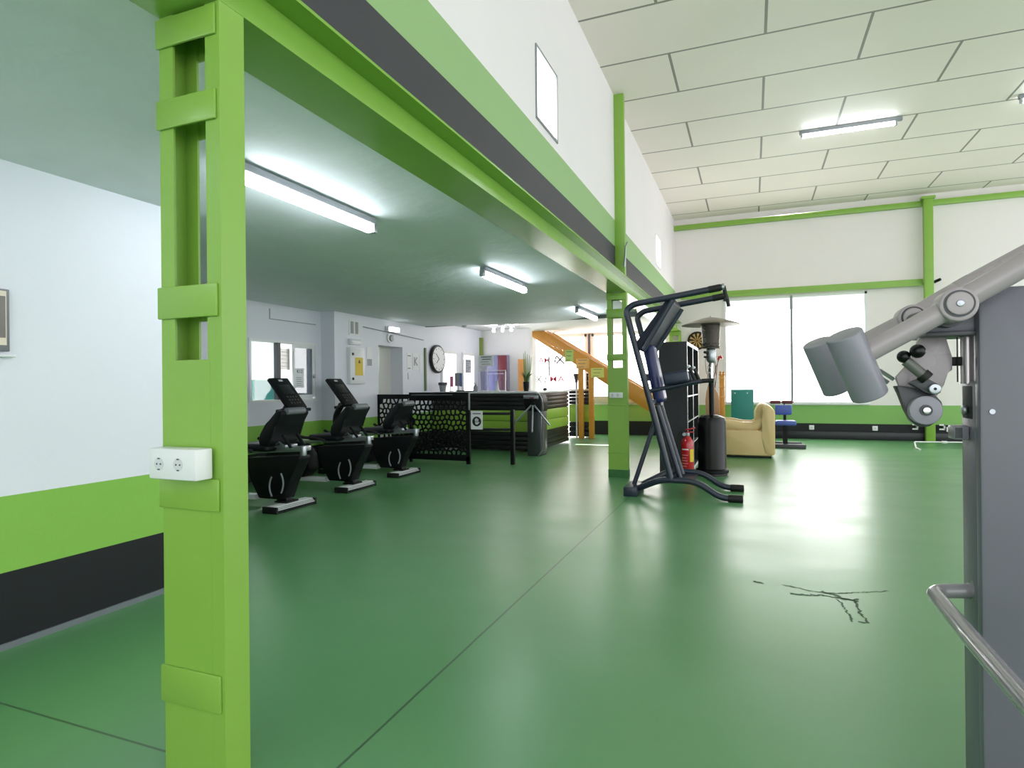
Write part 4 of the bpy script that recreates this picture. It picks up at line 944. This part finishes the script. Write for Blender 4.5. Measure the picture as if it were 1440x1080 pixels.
for i in range(0, 20, 2):
    a0, a1 = i * PI / 10, (i + 1) * PI / 10
    for ra, rb in ((.02, .105), (.113, .172)):
        vs = [(ra * math.cos(a0), ra * math.sin(a0)), (rb * math.cos(a0), rb * math.sin(a0)), (rb * math.cos((a0 + a1) / 2), rb * math.sin((a0 + a1) / 2)), (rb * math.cos(a1), rb * math.sin(a1)), (ra * math.cos(a1), ra * math.sin(a1))]
        q.prism([(DC[0] + u, DC[2] + v) for u, v in vs], 'y', DC[1] - .002, DC[1])
q.build('tan_segments', tn, r)
MB().cyl((DC[0], DC[1] - .004, DC[2]), (DC[0], DC[1], DC[2]), .014, seg=12).build('bullseye', 'red', r)
r = thing('floor_stand', 'low white metal frame on the floor before the back column', 'stand', (3.2, 13.5, 0))
MB().tube([(2.80, 12.9, .012), (2.80, 13.2, .012), (2.83, 13.45, .10), (3.95, 13.62, .10), (3.98, 13.3, .012)], .013, seg=8, bend=.03).build('frame', 'socket', r); B(3.28, 3.36, 13.48, 13.56, .08, .12, bev=.004).build('clamp', 'socket', r)
for x, lb in ((3.15, 'white angled hook on the dark band left of the back column'), (3.62, 'white angled hook on the dark band right of the back column')):
    tag(MB().box(x - .08, x + .02, YB - .10, YB - .08, .33, .36).box(x + .0, x + .02, YB - .10, YB, .25, .36).box(x - .08, x + .02, YB - .10, YB - .08, .24, .27).build('wall_hook', 'socket'), lb, 'hook')

# ================================================================== GREY STRENGTH MACHINE (foreground right)
r = thing('strength_machine', 'grey strength training machine with padded rollers on angled arms, close up', 'training machine', (.9, 2.1, 0))
MB().prism([(.572, 0), (1.30, 0), (1.30, 1.50), (.622, 1.50), (.585, 1.492), (.572, 1.475)], 'y', 2.0, 2.04, bev=.008).build('front_panel', 'machine_panel', r)
side = MB().box(.574, 1.30, 2.04, 2.165, 0, 1.247, bev=.008).build('side_housing', 'machine_panel', r)
B(.5725, .60, 2.055, 2.158, 1.132, 1.242, bev=.012).build('slot', 'rubber', side); MB().cyl((.571, 2.105, 1.165), (.560, 2.105, 1.165), .014, seg=14, bev=.003).build('slot_bolt', 'silver', side)
MB().prism([(.455, 1.385), (.455, 1.415), (.50, 1.455), (.60, 1.496), (1.30, 1.496), (1.30, 1.385)], 'y', 2.04, 2.20, bev=.006).build('head', 'machine_panel', r)
B(.455, .585, 2.02, 2.2, 1.374, 1.386, bev=.002).build('head_lip', 'machine_dark', r)
MB().cyl((.580, 2.12, 1.24), (.580, 2.12, 1.385), .0195, seg=24).build('guide_column', mat('satin_guide', '#c9bfc0', .25, metal=.6), r)
MB().box(.528, .60, 2.11, 2.13, 1.292, 1.318, bev=.004).build('guide_stop', 'rubber', r)
MB().tube([(.549, 2.1, 1.245), (.549, 2.1, 1.385)], .0018, seg=6).build('cable', 'rubber', r)
MB().cyl((.599, 2.0, 1.165), (.599, 1.995, 1.165), .007, seg=12).build('panel_bolt', 'silver', r)
MB().box(.536, .574, 2.09, 2.15, 1.08, 1.12, bev=.005).build('latch_box', 'machine', r); MB().box(.539, .556, 2.088, 2.09, 1.085, 1.115, bev=.0).build('latch_slots', 'machine_dark', r)
MB().prism([(.393, 1.262), (.435, 1.308), (.453, 1.376), (.518, 1.376), (.533, 1.318), (.533, 1.28), (.52, 1.272), (.513, 1.238), (.495, 1.205), (.437, 1.168), (.415, 1.19)], 'y', 2.085, 2.105, bev=.002).build('bracket_plate', 'machine_arm', r)
cam_ = MB().prism([(.382, 1.236), (.395, 1.236), (.44, 1.228), (.475, 1.215), (.495, 1.19), (.499, 1.167), (.49, 1.14), (.465, 1.12), (.44, 1.118), (.42, 1.135), (.408, 1.165), (.395, 1.205)], 'y', 2.035, 2.075, bev=.004).build('cam', 'machine_dark', r)
MB().cyl((.450, 2.035, 1.167), (.450, 2.005, 1.167), .0405, seg=40, bev=.003).build('cam_disc', 'machine', cam_)
MB().cyl((.450, 2.006, 1.167), (.450, 2.001, 1.167), .0155, seg=24).build('hub_ring', 'machine_dark', cam_); MB().cyl((.450, 2.003, 1.167), (.450, 1.994, 1.167), .0098, seg=20, bev=.002).build('hub_bolt', 'chrome', cam_)
rod = MB().tube([(.402, 2.0, 1.306), (.447, 2.0, 1.262)], .0145, seg=14).build('link_rod', mat('olive_grey_metal', '#63655f', .35), r)
MB().ball((.427, 1.985, 1.332), .0195, seg=18).ball((.397, 2.0, 1.318), .0175, seg=16).build('ball_knob', 'black_gloss', rod)
MB().cyl((.441, 2.0, 1.268), (.453, 2.0, 1.256), .0185, seg=14).build('collar', 'rubber', rod)
MB().prism([(.445, 1.262), (.462, 1.252), (.487, 1.236), (.487, 1.216), (.468, 1.208), (.45, 1.218), (.41, 1.243)], 'y', 2.01, 2.035, bev=.003).build('link_arm', 'machine_dark', rod)
MB().cyl((.470, 2.012, 1.227), (.470, 1.995, 1.227), .015, seg=24, bev=.003).build('pin', 'silver', rod); MB().cyl((.470, 1.9955, 1.227), (.470, 1.9935, 1.227), .004, seg=8).build('pin_centre', 'rubber', rod)
def arm(y, dx=0, dz=0, rx=0, rz=0):
    P = lambda x, z: (x + dx, y, z + dz)
    a = MB().tube([P(.30 + rx, 1.331 + rz), P(.501, 1.449)], .0275, seg=24).build('arm', 'machine_arm', r)
    MB().tube([P(.501, 1.452), P(.66, 1.55), P(.98, 1.73)], .030, seg=24).build('upper_arm', 'machine_arm', a)
    MB().cyl((.501 + dx, y + .05, 1.447 + dz), (.501 + dx, y - .035, 1.447 + dz), .044, seg=40, bev=.005).build('joint_housing', 'machine_arm', a)
    MB().cyl((.501 + dx, y - .033, 1.449 + dz), (.501 + dx, y - .038, 1.449 + dz), .035, seg=40).build('joint_ring', 'machine_dark', a)
    MB().cyl((.501 + dx, y - .036, 1.449 + dz), (.501 + dx, y - .043, 1.449 + dz), .030, seg=40, bev=.003).build('joint_cap', 'machine_arm', a)
    MB().cyl((.501 + dx, y - .042, 1.449 + dz), (.501 + dx, y - .047, 1.449 + dz), .009, seg=20, bev=.002).cyl((.501 + dx, y - .046, 1.449 + dz), (.501 + dx, y - .049, 1.449 + dz), .004, seg=6).build('cap_screw', 'silver', a)
    MB().cyl((.501 + dx, y + .05, 1.435 + dz), (.501 + dx, y + .09, 1.435 + dz), .040, seg=30).build('pivot_collar', 'machine_dark', a)
    MB().cyl((.2355 + dx + rx, y - .028, 1.381 + dz + rz), (.306 + dx + rx, y + .028, 1.209 + dz + rz), .048, seg=48, bev=.005).build('roller', 'machine', a)
    return a
arm(1.93); arm(2.40, -.003, .012, -.022, -.004)
MB().cyl((.498, 2.0, 1.44), (.498, 2.38, 1.45), .022, seg=16).build('pivot_shaft', 'machine_dark', r)
MB().tube([(.585, 2.09, .652), (.478, 2.09, .640), (.470, 1.70, .647), (.462, 1.10, .66)], .0205, seg=18, bend=.045).cyl((.573, 2.09, .652), (.590, 2.09, .652), .03, seg=18).build('handle', mat('glossy_grey_tube', '#8b888e', .15, coat=.4), r)
MB().tube([(.37, 2.2, 1.285), (.41, 2.2, 1.255)], .006, seg=8).tube([(.355, 2.2, 1.275), (.395, 2.2, 1.245)], .006, seg=8).build('link_pins', 'silver', r)
B(.45, 1.30, 1.98, 2.2, 0, .05, bev=.006).build('foot_plate', 'machine_dark', r)

# framed picture on the near left wall
r = thing('framed_picture', 'framed picture cut by the left edge on the white wall', 'picture', (XN, 1.7, 1.58))
B(XN + .001, XN + .025, 1.42, 1.85, 1.435, 1.735, bev=.004).build('frame', mat('grey_frame', '#77777c', .4), r); B(XN + .025, XN + .027, 1.44, 1.835, 1.465, 1.725).build('mat_board', mat('pale_mat', '#e6d8c6', .6), r)
B(XN + .027, XN + .0285, 1.44, 1.83, 1.50, 1.70).build('picture', mat('dim_print', '#7c7472', .5, var=.4, scale=6), r)
B(XN, XN + .04, 1.3, 1.87, 1.408, 1.42, bev=.003).build('ledge', 'socket', r)
struct(B(-3.375, -3.355, 2.865, 2.93, 0, 1.70).build('trim_7', mat('pale_orange_edge', '#e2c3a4', .5)))

# ================================================================== LIGHT, CAMERA
w = bpy.data.worlds.new('World'); bpy.context.scene.world = w; w.use_nodes = True
bg = w.node_tree.nodes['Background']; bg.inputs[0].default_value = (0.94, 0.97, 1.0, 1); bg.inputs[1].default_value = 1.75
su = bpy.data.lights.new('sun', 'SUN'); su.energy = 30; su.angle = math.radians(.5); su.color = (1, .96, .9)
so = bpy.data.objects.new('sun', su); C.objects.link(so)
so.rotation_euler = Vector((-.12, -2.55, -1.0)).to_track_quat('-Z', 'Y').to_euler()
cam = bpy.data.cameras.new('camera'); co = bpy.data.objects.new('camera', cam); C.objects.link(co)
cam.sensor_width = 36; cam.lens = 856.7 / 1440 * 36; cam.clip_start = .05
rt = Vector((0.93015959, 0.36701759, -0.01006093)); up = Vector((0.00984997, 0.00244775, 0.99994849)); fw = Vector((-0.36702332, 0.93021078, 0.00133831))
co.matrix_world = Matrix(((rt.x, up.x, -fw.x, 0), (rt.y, up.y, -fw.y, 0), (rt.z, up.z, -fw.z, 1.25), (0, 0, 0, 1)))
sc = bpy.context.scene; sc.camera = co
sc.view_settings.view_transform = 'Standard'; sc.view_settings.look = 'None'; sc.view_settings.gamma = 1; sc.view_settings.use_curve_mapping = False
sc.view_settings.exposure = 0.6
sc.cycles.use_denoising = True; sc.cycles.max_bounces = 8; sc.cycles.diffuse_bounces = 5; sc.cycles.sample_clamp_indirect = 6.0
